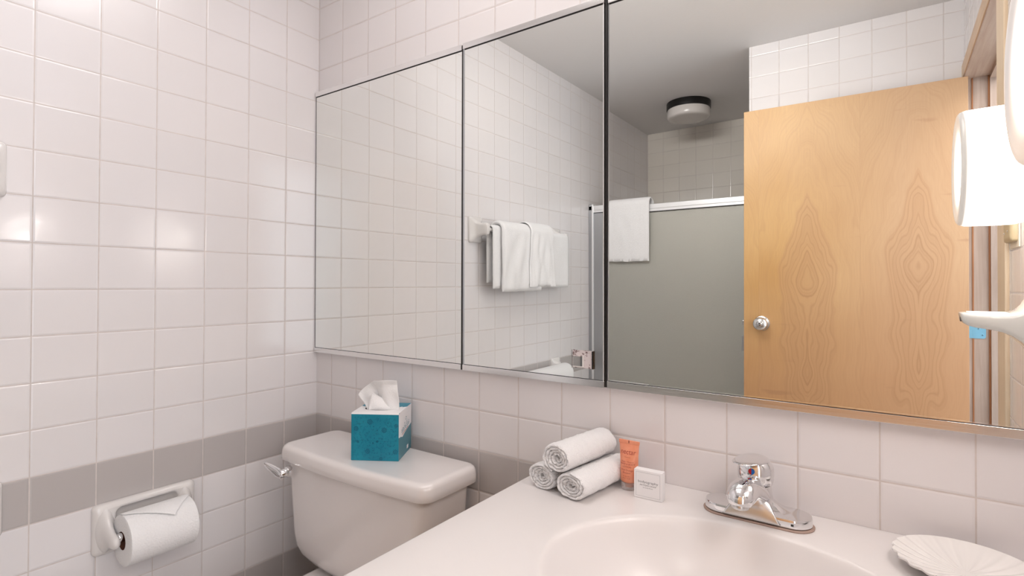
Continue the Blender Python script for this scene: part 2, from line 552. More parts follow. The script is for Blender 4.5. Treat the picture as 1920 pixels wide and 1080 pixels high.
def thing(name, label, cat, loc=(0, 0, 0), group=None, kind=None):
    o = bpy.data.objects.new(name, None)
    o.empty_display_size = 0.05
    COL.objects.link(o)
    o.location = loc
    bpy.context.view_layer.update()
    return tag(o, label, cat, group, kind)
def tag(o, label=None, cat=None, group=None, kind=None):
    if label: o['label'] = label
    if cat: o['category'] = cat
    if group: o['group'] = group
    if kind: o['kind'] = kind
    return o
def fbm(p, s=1.0):
    return noise.noise(Vector(p)*s)
def rrect(cx, cy, hx, hy, r, n=6):
    """rounded rectangle loop"""
    out = []
    for (sx, sy, a0) in ((1, 1, 0), (-1, 1, PI/2), (-1, -1, PI), (1, -1, 3*PI/2)):
        for k in range(n+1):
            a = a0 + (PI/2)*k/n
            out.append((cx+sx*(hx-r)+r*math.cos(a), cy+sy*(hy-r)+r*math.sin(a)))
    return out
def text_mesh(name, body, size, mat, parent, origin, xdir, ydir, lift=0.0003, align='CENTER', bend=None, sx=1.0):
    cu = bpy.data.curves.new(name, 'FONT')
    cu.body = body; cu.size = size; cu.align_x = align; cu.align_y = 'CENTER'
    cu.extrude = 0.0
    tmp = bpy.data.objects.new(name+'_tmp', cu)
    COL.objects.link(tmp)
    dg = bpy.context.evaluated_depsgraph_get()
    me = bpy.data.meshes.new_from_object(tmp.evaluated_get(dg))
    bpy.data.objects.remove(tmp, do_unlink=True)
    X = Vector(xdir).normalized(); Y = Vector(ydir).normalized(); N = X.cross(Y)
    for v in me.vertices:
        px, py = v.co.x*sx, v.co.y
        off = bend(px, py) if bend else 0.0
        q = Vector(origin) + X*px + Y*py + N*(lift+off)
        v.co = q
    me.materials.clear(); me.materials.append(M[mat])
    o = bpy.data.objects.new(name, me)
    COL.objects.link(o)
    if parent:
        o.parent = parent; o.matrix_parent_inverse = parent.matrix_basis.inverted()
    return o

# ================================================================== THE ROOM
def struct(name, mb, mats, **kw):
    o = mb.build(name, mats, **kw)
    return tag(o, kind='structure')
struct('floor', MB().box(-0.1, 3.2, -3.1, 0.1, -0.1, 0.0), 'floor')
struct('ceiling', MB().box(-0.1, 3.2, -3.1, 0.1, ZCEIL, ZCEIL+0.1), 'ceiling')
struct('wall_left', MB().box(-0.1, 0.0, -3.1, 0.1, 0.0, ZCEIL), 'tile_left')
struct('wall_back', MB().box(0.0, 1.82, 0.0, 0.1, 0.0, ZCEIL), 'tile_back')
# right wall with the doorway (opening y -1.745 .. -.925, top z ZB+.87)
YA, YB, ZD = -0.870, -1.752, ZB+0.868
mb = MB()
mb.box(1.82, 1.94, YA, 0.1, 0, ZCEIL)
mb.box(1.82, 1.94, YB, YA, ZD, ZCEIL)
mb.box(1.82, 1.94, -1.9, YB, 0, ZCEIL)
struct('wall_right', mb, 'tile_right')
# wall opposite the mirrors, with the return beside the shower
mb = MB()
yo = lambda x: -1.7512-0.01645*x
mb.prism([(0.997, yo(0.997)), (0.997, -3.05), (1.82, -3.05), (1.82, yo(1.82))], 0, ZCEIL)
o = mb.build('wall_front', ['tile_front', 'tile_side'])
for p in o.data.polygons:
    if abs(p.normal.x) > 0.9: p.material_index = 1
tag(o, kind='structure')
mb = MB(); mb.cur = 0
mb.prism([(0.0, -2.970), (0.0, -3.1), (0.997, -3.1), (0.997, -2.970+0.0300*0.997)], 0, ZCEIL)
struct('wall_shower', mb, 'tile_shower')
# hallway outside the doorway
mb = MB()
mb.box(3.12, 3.2, -3.1, 0.1, 0, ZCEIL)
mb.box(1.94, 3.12, -0.28, -0.20, 0, ZCEIL)
mb.box(1.94, 3.12, -2.48, -2.40, 0, ZCEIL)
struct('wall_hallway', mb, 'hall')

# door frame: jambs, stops, head, casing
mb = MB()
mb.box(1.815, 1.945, YB, YB+0.014, 0, ZD)                 # hinge-side jamb
mb.box(1.815, 1.945, YA-0.014, YA, 0, ZD)                 # latch-side jamb
mb.cur = 1
mb.box(1.815, 1.945, YB, YA, ZD-0.014, ZD)                # head
mb.cur = 0
mb.box(1.893, 1.930, YB+0.014, YB+0.028, 0, ZD-0.014)
mb.box(1.893, 1.930, YA-0.028, YA-0.014, 0, ZD-0.014)
mb.cur = 1
mb.box(1.893, 1.930, YB+0.014, YA-0.014, ZD-0.028, ZD-0.014)
mb.cur = 2
mb.box(1.8875, 1.8935, YB+0.014, YB+0.0195, 0, ZD-0.014)   # stained line along the stop
mb.box(1.8380, 1.8425, YB+0.014, YB+0.0160, 0, ZD-0.014)
struct('trim_1', mb, ['jamb', 'jamb_head', 'stain'])
CW = 0.112
mb = MB()
mb.box(1.811, 1.822, YA-0.004, YA+CW, 0, ZD-0.004+0.06)
mb.box(1.811, 1.822, yo(1.82)+0.001, YB+0.004, 0, ZD-0.004+0.06)
mb.cur = 1
mb.box(1.811, 1.822, YB+0.004, YA-0.004, ZD-0.004, ZD-0.004+0.06)
struct('trim_2', mb, ['casing', 'casing_head'], bevel=0.003, seg=2)

# the door, standing open against the opposite wall
dv = Vector((1.8247-0.9933, -1.70+1.6671, 0)); DW = dv.length
ang = math.atan2(dv.y, dv.x)
door = thing('door_1', 'open flush maple veneer door with satin knob, seen in the right mirror', 'door', (0.9933, -1.6671, 0), kind='structure')
door.rotation_euler = (0, 0, ang)
bpy.context.view_layer.update()
def dpart(mb, name, mats, **kw):
    o = mb.build(name, mats, **kw); o.parent = door; return o
ZDT = ZB+0.8543
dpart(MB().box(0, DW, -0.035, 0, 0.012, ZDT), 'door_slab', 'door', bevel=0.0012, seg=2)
kx, kz = 0.0795, ZB-0.163
kn = dpart(MB().lathe([(0.0, 0.0005), (0.034, 0.0005), (0.036, 0.004), (0.034, 0.008), (0.020, 0.014)], 40, (kx, 0, kz), 'y'), 'rosette', 'steel', smooth=True)
kb = dpart(MB().lathe([(0.014, 0.008), (0.0135, 0.026), (0.020, 0.034), (0.029, 0.043), (0.0315, 0.052), (0.030, 0.060), (0.024, 0.067), (0.014, 0.0705), (0.0125, 0.0690), (0.0, 0.0690)], 40, (kx, 0, kz), 'y'), 'knob', 'steel', smooth=True)
kc = MB().lathe([(0.0112, 0.0685), (0.0112, 0.0712), (0.0100, 0.0722), (0.0, 0.0722)], 28, (kx, 0, kz), 'y').build('lock_cylinder', 'chrome', smooth=True)
kc.parent = kb
ks = MB().box(kx-0.0012, kx+0.0012, 0.0722, 0.0726, kz-0.005, kz+0.005).box(kx-0.004, kx+0.004, 0.0722, 0.07255, kz+0.002, kz+0.005).build('keyhole', 'black')
ks.parent = kb
dpart(MB().box(-0.011, 0.002, -0.024, -0.012, kz-0.010, kz+0.010), 'latch_bolt', 'steel', bevel=0.002)
mb = MB()
zz0 = ZB-0.300; zz1 = ZB-0.226
mb.box(-0.011, 0.002, -0.030, -0.006, zz0, zz1)
dpart(mb, 'edge_latch', 'gray_alu', bevel=0.001)
# hinge leaf on the jamb
hg = thing('hinge', 'steel hinge leaf on the wooden door jamb, its blue reflection painted in', 'hinge', (1.85, YB+0.015, ZB-0.14))
mb = MB()
pts = [(1.8275, ZB-0.192), (1.8715, ZB-0.192), (1.8765, ZB-0.1895), (1.8785, ZB-0.184), (1.8785, ZB-0.098), (1.8765, ZB-0.0925), (1.8715, ZB-0.090), (1.8275, ZB-0.090)]
i = len(mb.v)
for y in (YB+0.0142, YB+0.0162):
    for (x, z) in pts: mb.v.append((x, y, z))
n = len(pts)
mb.face(list(range(n))); mb.face([2*n-1-k for k in range(n)])
for k in range(n): mb.face((k, (k+1) % n, n+(k+1) % n, n+k))
mb.build('hinge_leaf', 'hinge_blue', hg)
for (x, z) in ((1.856, ZB-0.153), (1.868, ZB-0.178), (1.868, ZB-0.106), (1.856, ZB-0.128)):
    sc = MB().lathe([(0.0045, YB+0.0162), (0.0045, YB+0.0166), (0.0035, YB+0.0170), (0.0, YB+0.0170)], 20, (x, 0, z), 'y').build('screw', 'hinge_blue', hg, smooth=True)
    MB().box(x-0.0025, x+0.0025, YB+0.0170, YB+0.0172, z-0.0006, z+0.0006).box(x-0.0006, x+0.0006, YB+0.0170, YB+0.0172, z-0.0025, z+0.0025).build('screw_slot', 'black', sc)

# ================================================================== MIRRORED CABINET DOORS
def mirror_panel(label, x0, x1, zb, zt, q, d0, gapL=0.0, zbr=None, ztr=None, top_outer=0.0155, extra=True):
    """q = (yaw, tilt) of the silvered face in degrees; d0 its distance from the tiles at x=.945"""
    de, ep = math.radians(q[0]), math.radians(q[1])
    n = Vector((math.sin(de)*math.cos(ep), -math.cos(de)*math.cos(ep), math.sin(ep)))
    c = Vector((0.945, -d0, ZB))
    def Y(x, z):   # y on the silvered plane
        return c.y - (n.x*(x-c.x) + n.z*(z-c.z))/n.y
    t = thing('mirror_panel', label, 'mirror', ((x0+x1)/2, -0.005, zb), group='mirrored cabinet doors')
    rb = 0.0150; rtp = 0.0150
    zi0 = zb+rb; zi1 = zt-rtp
    def slab(xa, xb, za, zc_, f, bk, mat, nm, bev=0.0):
        m_ = MB(); i = 0
        V = []
        for (x, z) in ((xa, za), (xb, za), (xb, zc_), (xa, zc_)):
            V.append((x, Y(x, z)-f, z))
        for (x, z) in ((xa, za), (xb, za), (xb, zc_), (xa, zc_)):
            V.append((x, max(Y(x, z)-f+bk, Y(x, z)-f+0.002) if bk < 0.5 else -0.0004, z))
        m_.v = V
        for fc in ((0, 1, 2, 3), (7, 6, 5, 4), (0, 4, 5, 1), (1, 5, 6, 2), (2, 6, 7, 3), (3, 7, 4, 0)): m_.face(fc)
        return m_.build(nm, mat, t, bevel=bev, seg=2)
    slab(x0+0.0015, x1-0.0015, zi0-0.002, zi1+0.002, 0.0, 0.003, 'mirror', 'mirror_glass')
    # dark edge of the glass where it enters the channel, dark gap beside it
    slab(x0+0.001, x1-0.001, zi0-0.0005, zi0+0.0010, 0.0006, 0.002, 'black', 'lower_seam')
    slab(x0+0.001, x1-0.001, zi1-0.0022, zi1+0.0005, 0.0006, 0.002, 'black', 'upper_seam')
    slab(x0, x1, zb, zi0, 0.0035, 9, 'rail', 'bottom_rail', 0.0006)
    slab(x0, x1, zi1, zt, 0.0035, 9, 'rail', 'top_rail', 0.0006)
    return t, Y, slab, zi0, zi1
t1, Y1, slab1, a0, a1 = mirror_panel('left mirror panel beside the tiled corner, reflecting only tiles', 0.004, 0.6425, ZB-0.2125, ZB+0.657, (0.109, -0.131), 0.0079)
slab1(0.0015, 0.0050, a0-0.012, a1+0.012, -0.001, 9, 'black', 'edge_gasket')
slab1(0.6395, 0.6465, ZB-0.2125, ZB+0.657, -0.0015, 9, 'black', 'edge_gap')
t2, Y2, slab2, a0, a1 = mirror_panel('middle mirror panel with a clear finger pull at its lower right corner', 0.6485, 1.0600, ZB-0.2125, ZB+0.657, (-0.634, -0.263), 0.0127)
slab2(0.6480, 0.6525, a0, a1, 0.0008, 0.0035, 'gray_alu', 'edge_strip')
slab2(1.0565, 1.0585, a0, a1, 0.0008, 0.0035, 'white_alu', 'edge_strip')
slab2(1.0585, 1.0645, ZB-0.2115, a1+0.015, -0.0030, 9, 'black', 'edge_gap')
t3, Y3, slab3, a0, a1 = mirror_panel('large right mirror panel reflecting the maple door', 1.0650, 1.8170, ZB-0.2125, ZB+0.657, (-0.389, 0.011), 0.0075)
slab3(1.0650, 1.0672, a0, a1, 0.0008, 0.0035, 'gray_alu', 'edge_strip')
slab3(1.070, 1.8165, a0+0.0012, a0+0.0026, 0.0030, 0.004, 'chrome', 'polished_bead')
# finger pull
px0, px1, pz0, pz1 = 0.9800, 1.0345, ZB-0.1745, ZB-0.1330
pull = MB()
yy = Y2(1.0, ZB-0.15)
fpull = MB().box(px0+0.001, px1-0.004, yy-0.0016, yy-0.0006, pz0+0.001, pz1-0.0005).build('finger_pull', 'adhesive', t2)
fpull['label'] = 'clear square finger pull with mottled old adhesive'
MB().box(px0+0.002, px0+0.0260, yy-0.0026, yy-0.0016, pz0+0.0045, pz0+0.0270).build('pull_recess', 'mirror', fpull)
MB().box(px0+0.0260, px0+0.0300, yy-0.0040, yy-0.0016, pz0+0.0030, pz0+0.0290).build('recess_edge', 'ceramic', fpull, bevel=0.0008)
MB().box(px0+0.0015, px0+0.0300, yy-0.0036, yy-0.0016, pz0+0.0025, pz0+0.0045).build('recess_edge', 'ceramic', fpull, bevel=0.0005)
MB().box(px1-0.0040, px1-0.0012, yy-0.0045, yy-0.0006, pz0+0.001, pz1-0.001).build('dark_edge', 'black', fpull)
MB().box(px0, px0+0.0012, yy-0.0050, yy-0.0016, pz0, pz1).build('clear_lip', 'acrylic', fpull)
MB().box(px1-0.0012, px1, yy-0.0050, yy-0.0006, pz0, pz1).build('clear_lip', 'acrylic', fpull)

# ================================================================== VANITY TOP WITH BASIN
CX, CY, CA, CB = 1.3859, -0.3354, 0.262, 0.2156
X0, X1, Yf, Yb = 0.9350, 1.8190, -0.640, -0.0008
mb = MB()
N = 144
def se(a, k=1.0):
    c, s_ = math.cos(a), math.sin(a)
    e = 2/1.94
    return (math.copysign(abs(c)**e, c)*CA*k, math.copysign(abs(s_)**e, s_)*CB*k)
def outer(a):
    # corner-aware intersection of the ray with the rectangle
    c, s_ = math.cos(a), math.sin(a)
    ts = []
    if c > 1e-9: ts.append((X1-CX)/c)
    if c < -1e-9: ts.append((X0-CX)/c)
    if s_ > 1e-9: ts.append((Yb-CY)/s_)
    if s_ < -1e-9: ts.append((Yf-CY)/s_)
    t_ = min(ts)
    return (c*t_, s_*t_)
angs = sorted(set([2*PI*k/N for k in range(N)]))
for cxx, cyy in ((X0, Yf), (X1, Yf), (X1, Yb), (X0, Yb)):
    a = math.atan2(cyy-CY, cxx-CX) % (2*PI)
    j = min(range(len(angs)), key=lambda q: abs(angs[q]-a))
    angs[j] = a
rings = []
prof = [(0.04, -0.142), (0.20, -0.1405), (0.40, -0.134), (0.58, -0.120), (0.72, -0.098), (0.82, -0.073), (0.89, -0.049),
        (0.935, -0.030), (0.962, -0.0165), (0.980, -0.0080), (0.992, -0.0038), (1.004, -0.0014), (1.018, -0.0003), (1.04, 0.0)]
for (k, z) in prof:
    rings.append([(CX+se(a, k)[0], CY+se(a, k)[1], ZC+z) for a in angs])
for f in (0.35, 0.7):
    L = []
    for a in angs:
        s1 = se(a, 1.04); o1 = outer(a)
        L.append((CX+s1[0]*(1-f)+o1[0]*f, CY+s1[1]*(1-f)+o1[1]*f, ZC))
    rings.append(L)
def edge_ring(ins, z):
    L = []
    for a in angs:
        o1 = outer(a)
        x, y = CX+o1[0], CY+o1[1]
        x = max(X0+ins, min(X1, x)); y = max(Yf+ins, min(Yb, y))
        L.append((x, y, z))
    return L
rings.append(edge_ring(0.005, ZC))
rings.append(edge_ring(0.0025, ZC-0.0006))
rings.append(edge_ring(0.0008, ZC-0.0022))
rings.append(edge_ring(0.0, ZC-0.005))
rings.append(edge_ring(0.0, ZC-0.036))
mb.loft(rings, cap0=True, cap1=False)
top = mb.build('sink_countertop', 'counter', smooth=True, angle=35)
# underside: shell of the bowl closed by the cabinet below
tag(top, 'off-white cultured marble vanity top with moulded oval basin', 'countertop')
MB().lathe([(0.0, -0.1415), (0.024, -0.1415), (0.025, -0.1400), (0.017, -0.1385), (0.016, -0.1395), (0.0, -0.1395)], 32, (CX, CY, ZC)).build('drain', 'chrome', top, smooth=True)
vc = thing('vanity_cabinet', 'maple vanity cabinet under the white basin top', 'cabinet', (1.38, -0.3, 0))
MB().box(0.950, 0.968, -0.60, -0.004, 0.0, ZC-0.0365).box(1.80, 1.818, -0.60, -0.004, 0.0, ZC-0.0365).box(0.968, 1.80, -0.55, -0.53, 0.0, 0.09).box(0.968, 1.80, -0.60, -0.58, 0.09, 0.13).box(0.968, 1.80, -0.60, -0.58, ZC-0.09, ZC-0.0365).box(1.365, 1.405, -0.60, -0.58, 0.13, ZC-0.09).build('cabinet_body', 'cabinet', vc)
for xa, xb, hx in ((0.955, 1.382, 1.355), (1.388, 1.815, 1.415)):
    dd = MB().box(xa, xb, -0.620, -0.602, 0.11, ZC-0.06).build('cabinet_door', 'cabinet', vc, bevel=0.003)
    MB().lathe([(0.006, -0.620), (0.006, -0.632), (0.014, -0.640), (0.014, -0.646), (0.0, -0.650)], 20, (hx, 0, ZC-0.14), 'y').build('knob', 'steel', dd, smooth=True)

# ================================================================== FAUCET
FX, FY = 1.3800, -0.0650
fc = thing('faucet', 'chrome single-lever basin faucet with red and blue dot', 'faucet', (FX, FY, ZC))
def stadium(hx, hy, n=20):
    out = []
    for k in range(n+1):
        a = -PI/2+PI*k/n; out.append((hx-hy+hy*math.cos(a), hy*math.sin(a)))
    for k in range(n+1):
        a = PI/2+PI*k/n; out.append((-hx+hy+hy*math.cos(a), hy*math.sin(a)))
    return out
def stad_sec(hx, hy, z): return [(FX+x, FY+y, ZC+z) for x, y in stadium(hx, hy)]
MB().loft([stad_sec(0.0910, 0.0335, 0.0002), stad_sec(0.0915, 0.0340, 0.0020), stad_sec(0.0895, 0.0325, 0.0036)]).build('base_gasket', 'putty', fc, smooth=True)
MB().loft([stad_sec(0.0875, 0.0305, 0.0036), stad_sec(0.0875, 0.0305, 0.0060)]).build('shadow_seam', 'rubber', fc)
# base plate: end lobes with a saddle that climbs into the body
mb = MB()
secs = [stad_sec(0.0880, 0.0315, 0.0055), stad_sec(0.0880, 0.0315, 0.0150), stad_sec(0.0868, 0.0303, 0.0185)]
mb.loft(secs, cap1=False)
base = len(mb.v)
ng = 48
def topz(x, y):
    ax = abs(x)
    g = math.exp(-(ax/0.034)**2.4)
    cy_ = math.exp(-((y-0.004)/0.034)**2)
    return 0.0185+0.030*g*cy_
stad = stadium(0.0868, 0.0303)
secs = []
for kk in [1.0, 0.93, 0.85, 0.76, 0.66, 0.55, 0.44, 0.33, 0.22, 0.11, 0.01]:
    L = []
    for (x, y) in stad:
        # shrink toward the spine of the plate
        xs = max(-0.055, min(0.055, x)); 
        X_ = xs*(0.35+0.65*kk)+(x-xs)*kk; Y_ = y*kk
        e = 1.0 if kk < 0.99 else 0.0
        z = 0.0185+(topz(X_, Y_)-0.0185)*min(1.0, (1-kk)*6)
        L.append((FX+X_, FY+Y_, ZC+z))
    secs.append(L)
mb.loft(secs, cap0=False)
mb.build('base_plate', 'chrome', fc, smooth=True, angle=50)
# front apron, a smooth concave plate between the lobes
def apron(u, v):
    x = (u-0.5)*2
    wd = 0.047*(1-0.38*v)-0.0*v
    z = 0.0065+0.040*v*(1-0.30*abs(x)**2)
    y = -0.0340+0.003*v+0.011*v*v
    return (FX-0.004+x*wd, FY+y, ZC+z)
MB().grid(apron, 25, 13).build('front_apron', 'steel', fc, smooth=True, solid=0.001)
# body column
mb = MB()
secs = []
for (z, rx, ry, dy) in ((0.016, 0.044, 0.029, 0.0), (0.024, 0.0355, 0.0285, 0.0), (0.033, 0.030, 0.0275, 0.0), (0.045, 0.0272, 0.0265, 0.0), (0.058, 0.0262, 0.0262, 0.0), (0.0605, 0.0255, 0.0255, 0)):
    secs.append([(FX-0.002+rx*math.cos(2*PI*k/40), FY+dy+ry*math.sin(2*PI*k/40), ZC+z) for k in range(40)])
mb.loft(secs)
mb.build('body', 'chrome', fc, smooth=True, angle=60)
# spout
pts = [(FX-0.003, FY-0.002, ZC+0.040), (FX-0.004, FY-0.020, ZC+0.0500), (FX-0.005, FY-0.036, ZC+0.0575), (FX-0.006, FY-0.052, ZC+0.0625), (FX-0.007, FY-0.066, ZC+0.0650), (FX-0.0075, FY-0.078, ZC+0.0650), (FX-0.008, FY-0.087, ZC+0.0630), (FX-0.008, FY-0.0935, ZC+0.0595), (FX-0.008, FY-0.0965, ZC+0.0550), (FX-0.008, FY-0.097, ZC+0.0520)]
rad = [0.0235, 0.0225, 0.0215, 0.0208, 0.0206, 0.0206, 0.0200, 0.0188, 0.0168, 0.0150]
MB().tube(pts, rad, 32, sx=1.16).build('spout', 'chrome', fc, smooth=True, angle=60)
MB().lathe([(0.0, 0.0455), (0.0125, 0.0455), (0.0142, 0.0470), (0.0142, 0.0520), (0.0120, 0.0560)], 32, (FX-0.008, FY-0.0940, ZC)).build('aerator', 'steel', fc, smooth=True)
# lever handle: bell-shaped hub with a flat paddle
mb = MB()
secs = []
for (z, r, dy) in ((0.0612, 0.0262, 0), (0.0625, 0.0285, 0), (0.070, 0.0300, 0), (0.080, 0.0305, 0.001), (0.089, 0.0298, 0.002), (0.096, 0.0270, 0.002), (0.1010, 0.0230, 0.001), (0.1050, 0.0180, -0.001), (0.1075, 0.0110, -0.004), (0.1085, 0.003, -0.006)):
    secs.append([(FX-0.002+r*math.cos(2*PI*k/40), FY+dy+r*0.98*math.sin(2*PI*k/40)*(1.0 if math.sin(2*PI*k/40) > 0 else 0.86), ZC+z) for k in range(40)])
mb.loft(secs)
hub = mb.build('handle_hub', 'chrome', fc, smooth=True, angle=60)
mb = MB()
secs = []
for (s_, wd, th, z) in ((0.014, 0.020, 0.010, 0.0985), (0.0, 0.0240, 0.0110, 0.1015), (-0.014, 0.0255, 0.0090, 0.1045), (-0.028, 0.0250, 0.0062, 0.1070), (-0.042, 0.0235, 0.0044, 0.1085), (-0.056, 0.0210, 0.0034, 0.1095), (-0.067, 0.0165, 0.0030, 0.1102), (-0.074, 0.010, 0.0024, 0.1106), (-0.077, 0.004, 0.0018, 0.1108)):
    cx_ = FX-0.002+s_*0.12
    secs.append([(cx_+wd*math.cos(2*PI*k/32), FY+s_, ZC+z+th*math.sin(2*PI*k/32)*(1.0 if math.sin(2*PI*k/32) > 0 else 0.45)) for k in range(32)])
mb.loft(secs)
mb.build('lever', 'chrome', fc, smooth=True, angle=60)
for (sg, mat) in ((-1, 'red'), (1, 'blue')):
    mb = MB(); L = []
    cz_ = ZC+0.0865
    r = 0.0052
    for k in range(17):
        a = PI/2+sg*PI*k/16 if sg < 0 else PI/2-PI*k/16
        L.append((math.cos(a)*r*abs(1) if True else 0, math.sin(a)*r))
    L = [(sg*abs(x), z) for x, z in L]
    n = len(L)
    def surf(x): return FY+0.0016-math.sqrt(max(0.0, 0.0300**2-x*x))*0.86
    for off in (0.0, -0.0012):
        for (x, z) in L: mb.v.append((FX-0.004+x, surf(x)-0.0003+off, cz_+z))
    mb.face(list(range(n))); mb.face([2*n-1-k for k in range(n)])
    for k in range(n): mb.face((k, (k+1) % n, n+(k+1) % n, n+k))
    mb.build('temperature_dot', mat, hub)['label'] = ('red' if sg < 0 else 'blue')+' half of the temperature dot'
MB().box(FX+0.0585, FX+0.0625, FY-0.0320, FY-0.0300, ZC+0.0095, ZC+0.0130).build('weep_hole', 'black', fc)

# ================================================================== ROLLED TOWELS
def make_roll(name, seed, turns=4.3, R_=0.031, r0=0.004, L=0.172):
    mb = MB()
    NT_ = int(turns*46); 
    pitch_ = (R_-r0)/turns
    th = pitch_*1.03
    secs = []
    ax = [-1.0, -0.992, -0.975, -0.95]+[-0.95+1.9*k/44 for k in range(1, 44)]+[0.95, 0.975, 0.992, 1.0]
    for i in range(NT_+1):
        f = i/NT_
        a = 2*PI*turns*f + 0.6
        r = r0+(R_-r0)*f
        inner = f < (turns-1)/turns
        endw = 0.0035*fbm((math.cos(a)*3, math.sin(a)*3, seed+f*6))
        Lh = L/2 - 0.006*(1-f)**2 + endw
        fade = min(1.0, i/4.0, (NT_-i)/4.0)
        loop = []
        for side in (1, -1):
            seq = ax if side == 1 else ax[::-1]
            for s_ in seq:
                e = max(0.0, (abs(s_)-0.93)/0.07)
                hh = th/2*math.sqrt(max(0.0, 1-e*e))*max(0.1, fade)
                rr = r+side*hh
                if side == 1 and not inner or abs(s_) > 0.9:
                    rr += 0.0011*fbm((math.cos(a)*rr*700, math.sin(a)*rr*700, s_*Lh*700+seed)) 
                    rr += 0.0016*fbm((math.cos(a)*rr*70, math.sin(a)*rr*70, s_*Lh*60+seed))
                if side == 1 and not inner:
                    bnd = math.exp(-((s_-0.62)/0.030)**2)
                    rr -= 0.0011*bnd
                y = s_*Lh
                if abs(s_) > 0.93: y += 0.0016*fbm((rr*900, a*30, seed))
                loop.append((rr*math.cos(a), y, rr*math.sin(a)))
        secs.append(loop)
    mb.loft(secs)
    me_o = mb.build(name, 'terry', smooth=True, angle=80)
    return me_o
rolls = []
for i, (fr, bk, sx, sz, seed, rot, lab) in enumerate((
        ((1.0705, -0.196, ZC+0.0262), (1.0965, -0.022, ZC+0.0262), 1.13, 0.80, 3.1, 0.9, 'white rolled washcloth at the lower right of the stack, nearest the lotion tube'),
        ((0.9975, -0.178, ZC+0.0262), (1.0205, -0.010, ZC+0.0262), 1.06, 0.80, 8.7, 2.6, 'white rolled washcloth at the lower left of the stack, by the counter edge'),
        ((1.0385, -0.188, ZC+0.0708), (1.0620, -0.020, ZC+0.0708), 1.08, 0.90, 15.2, 4.4, 'white rolled washcloth resting on top of the other two'))):
    o = make_roll('rolled_towel', seed)
    rf = random.Random(int(seed*10))
    fz = MB(); vs = o.data.vertices; nv_ = len(vs); pol = o.data.polygons
    cand = [p for p in pol if math.hypot(p.center.x, p.center.z) > 0.0285 or abs(p.center.y) > 0.0800]
    for _ in range(9000):
        p = rf.choice(cand)
        if p.normal.length < 0.5: continue
        a_, b_ = rf.random(), rf.random()
        q = [vs[k].co for k in p.vertices]
        c_ = (q[0]*(1-a_)+q[1]*a_)*(1-b_)+(q[-1]*(1-a_)+q[2]*a_)*b_ if len(q) == 4 else p.center.copy()
        out_ = Vector((c_.x, 0, c_.z)).normalized() if abs(c_.y) < 0.0800 else Vector((c_.x*6, math.copysign(0.6, c_.y), c_.z*6))
        dr = (out_+Vector((rf.gauss(0, 0.55), rf.gauss(0, 0.55), rf.gauss(0, 0.55)))).normalized()
        ln = rf.uniform(0.0007, 0.0019)*(1.25 if abs(c_.y) > 0.0800 else 0.8)
        sdv = dr.cross(Vector((rf.random(), rf.random(), rf.random()))).normalized()*0.00022
        fz.face([fz.vert(c_-sdv-dr*0.0003), fz.vert(c_+sdv-dr*0.0003), fz.vert(c_+dr*ln)])
    pile = fz.build('terry_pile', 'terry', o)
    pile['kind'] = 'stuff'
    d = Vector(bk)-Vector(fr)
    # spin the spiral, squash, then aim
    sp = Matrix.Rotation(rot, 4, 'Y')
    o.data.transform(sp)
    o.data.transform(Matrix.Diagonal((sx, 1, sz, 1)))
    pile.data.transform(sp); pile.data.transform(Matrix.Diagonal((sx, 1, sz, 1)))
    o.location = (Vector(fr)+Vector(bk))/2
    o.rotation_euler = (math.atan2(d.z, Vector((d.x, d.y)).length), 0, -math.atan2(d.x, d.y))
    tag(o, lab, 'towel', 'rolled washcloths on the counter')
    rolls.append(o)

# ================================================================== LOTION TUBE
TX, TY = 1.1415, -0.0700
tb = thing('lotion_tube', 'orange hand and body lotion tube standing on its clear cap', 'tube', (TX, TY, ZC))
secs = []
zs = [(0.0150, 0.0155, 0.0150), (0.0170, 0.0172, 0.0165), (0.024, 0.0176, 0.0166), (0.045, 0.0184, 0.0140), (0.065, 0.0193, 0.0095), (0.080, 0.0203, 0.0050), (0.0885, 0.0211, 0.0018), (0.0900, 0.0213, 0.0013), (0.0965, 0.0217, 0.0012)]
for (z, rx, ry) in zs:
    secs.append([(TX+rx*math.cos(2*PI*k/40), TY+ry*math.sin(2*PI*k/40), ZC+z) for k in range(40)])
body = MB().loft(secs).build('tube_body', 'tube', tb, smooth=True, angle=70)
MB().box(TX-0.0217, TX+0.0217, TY-0.0017, TY+0.0017, ZC+0.0898, ZC+0.0968).build('crimp', 'tube', tb, bevel=0.0005)
MB().box(TX-0.0010, TX+0.0006, TY-0.0021, TY-0.0016, ZC+0.0915, ZC+0.0965).build('registration_mark', 'tube_mark', tb)
MB().lathe([(0.0, 0.0003), (0.0150, 0.0003), (0.0158, 0.0012), (0.0158, 0.0145), (0.0150, 0.0150), (0.0, 0.0150)], 40, (TX, TY, ZC)).build('cap', 'cap_clear', tb, smooth=True)
MB().lathe([(0.0, 0.004), (0.0058, 0.004), (0.0066, 0.010), (0.0070, 0.0148), (0.0, 0.0148)], 24, (TX, TY, ZC)).build('nozzle', 'tube', tb, smooth=True)
def tube_front(z):
    for (a, b) in zip(zs[:-1], zs[1:]):
        if a[0] <= z <= b[0]:
            f = (z-a[0])/(b[0]-a[0])
            return a[1]*(1-f)+b[1]*f, a[2]*(1-f)+b[2]*f
    return zs[-1][1:]
def tbend(z0):
    def f(px, py):
        rx, ry = tube_front(z0+py)
        x = max(-0.98, min(0.98, px/rx))
        return ry*math.sqrt(1-x*x)
    return f
def tline(txt, z0, size, sx=1.0, dx=0.0):
    text_mesh('lettering', txt, size, 'red_ink', tb, (TX+dx, TY, ZC+z0), (1, 0, 0), (0, 0, 1), lift=0.0003, bend=tbend(z0), sx=sx)
tline('nectar', 0.0745, 0.0135, 0.92)
tline('___', 0.0682, 0.0090, 0.9)
tline('Repair + Restore', 0.0560, 0.0036)
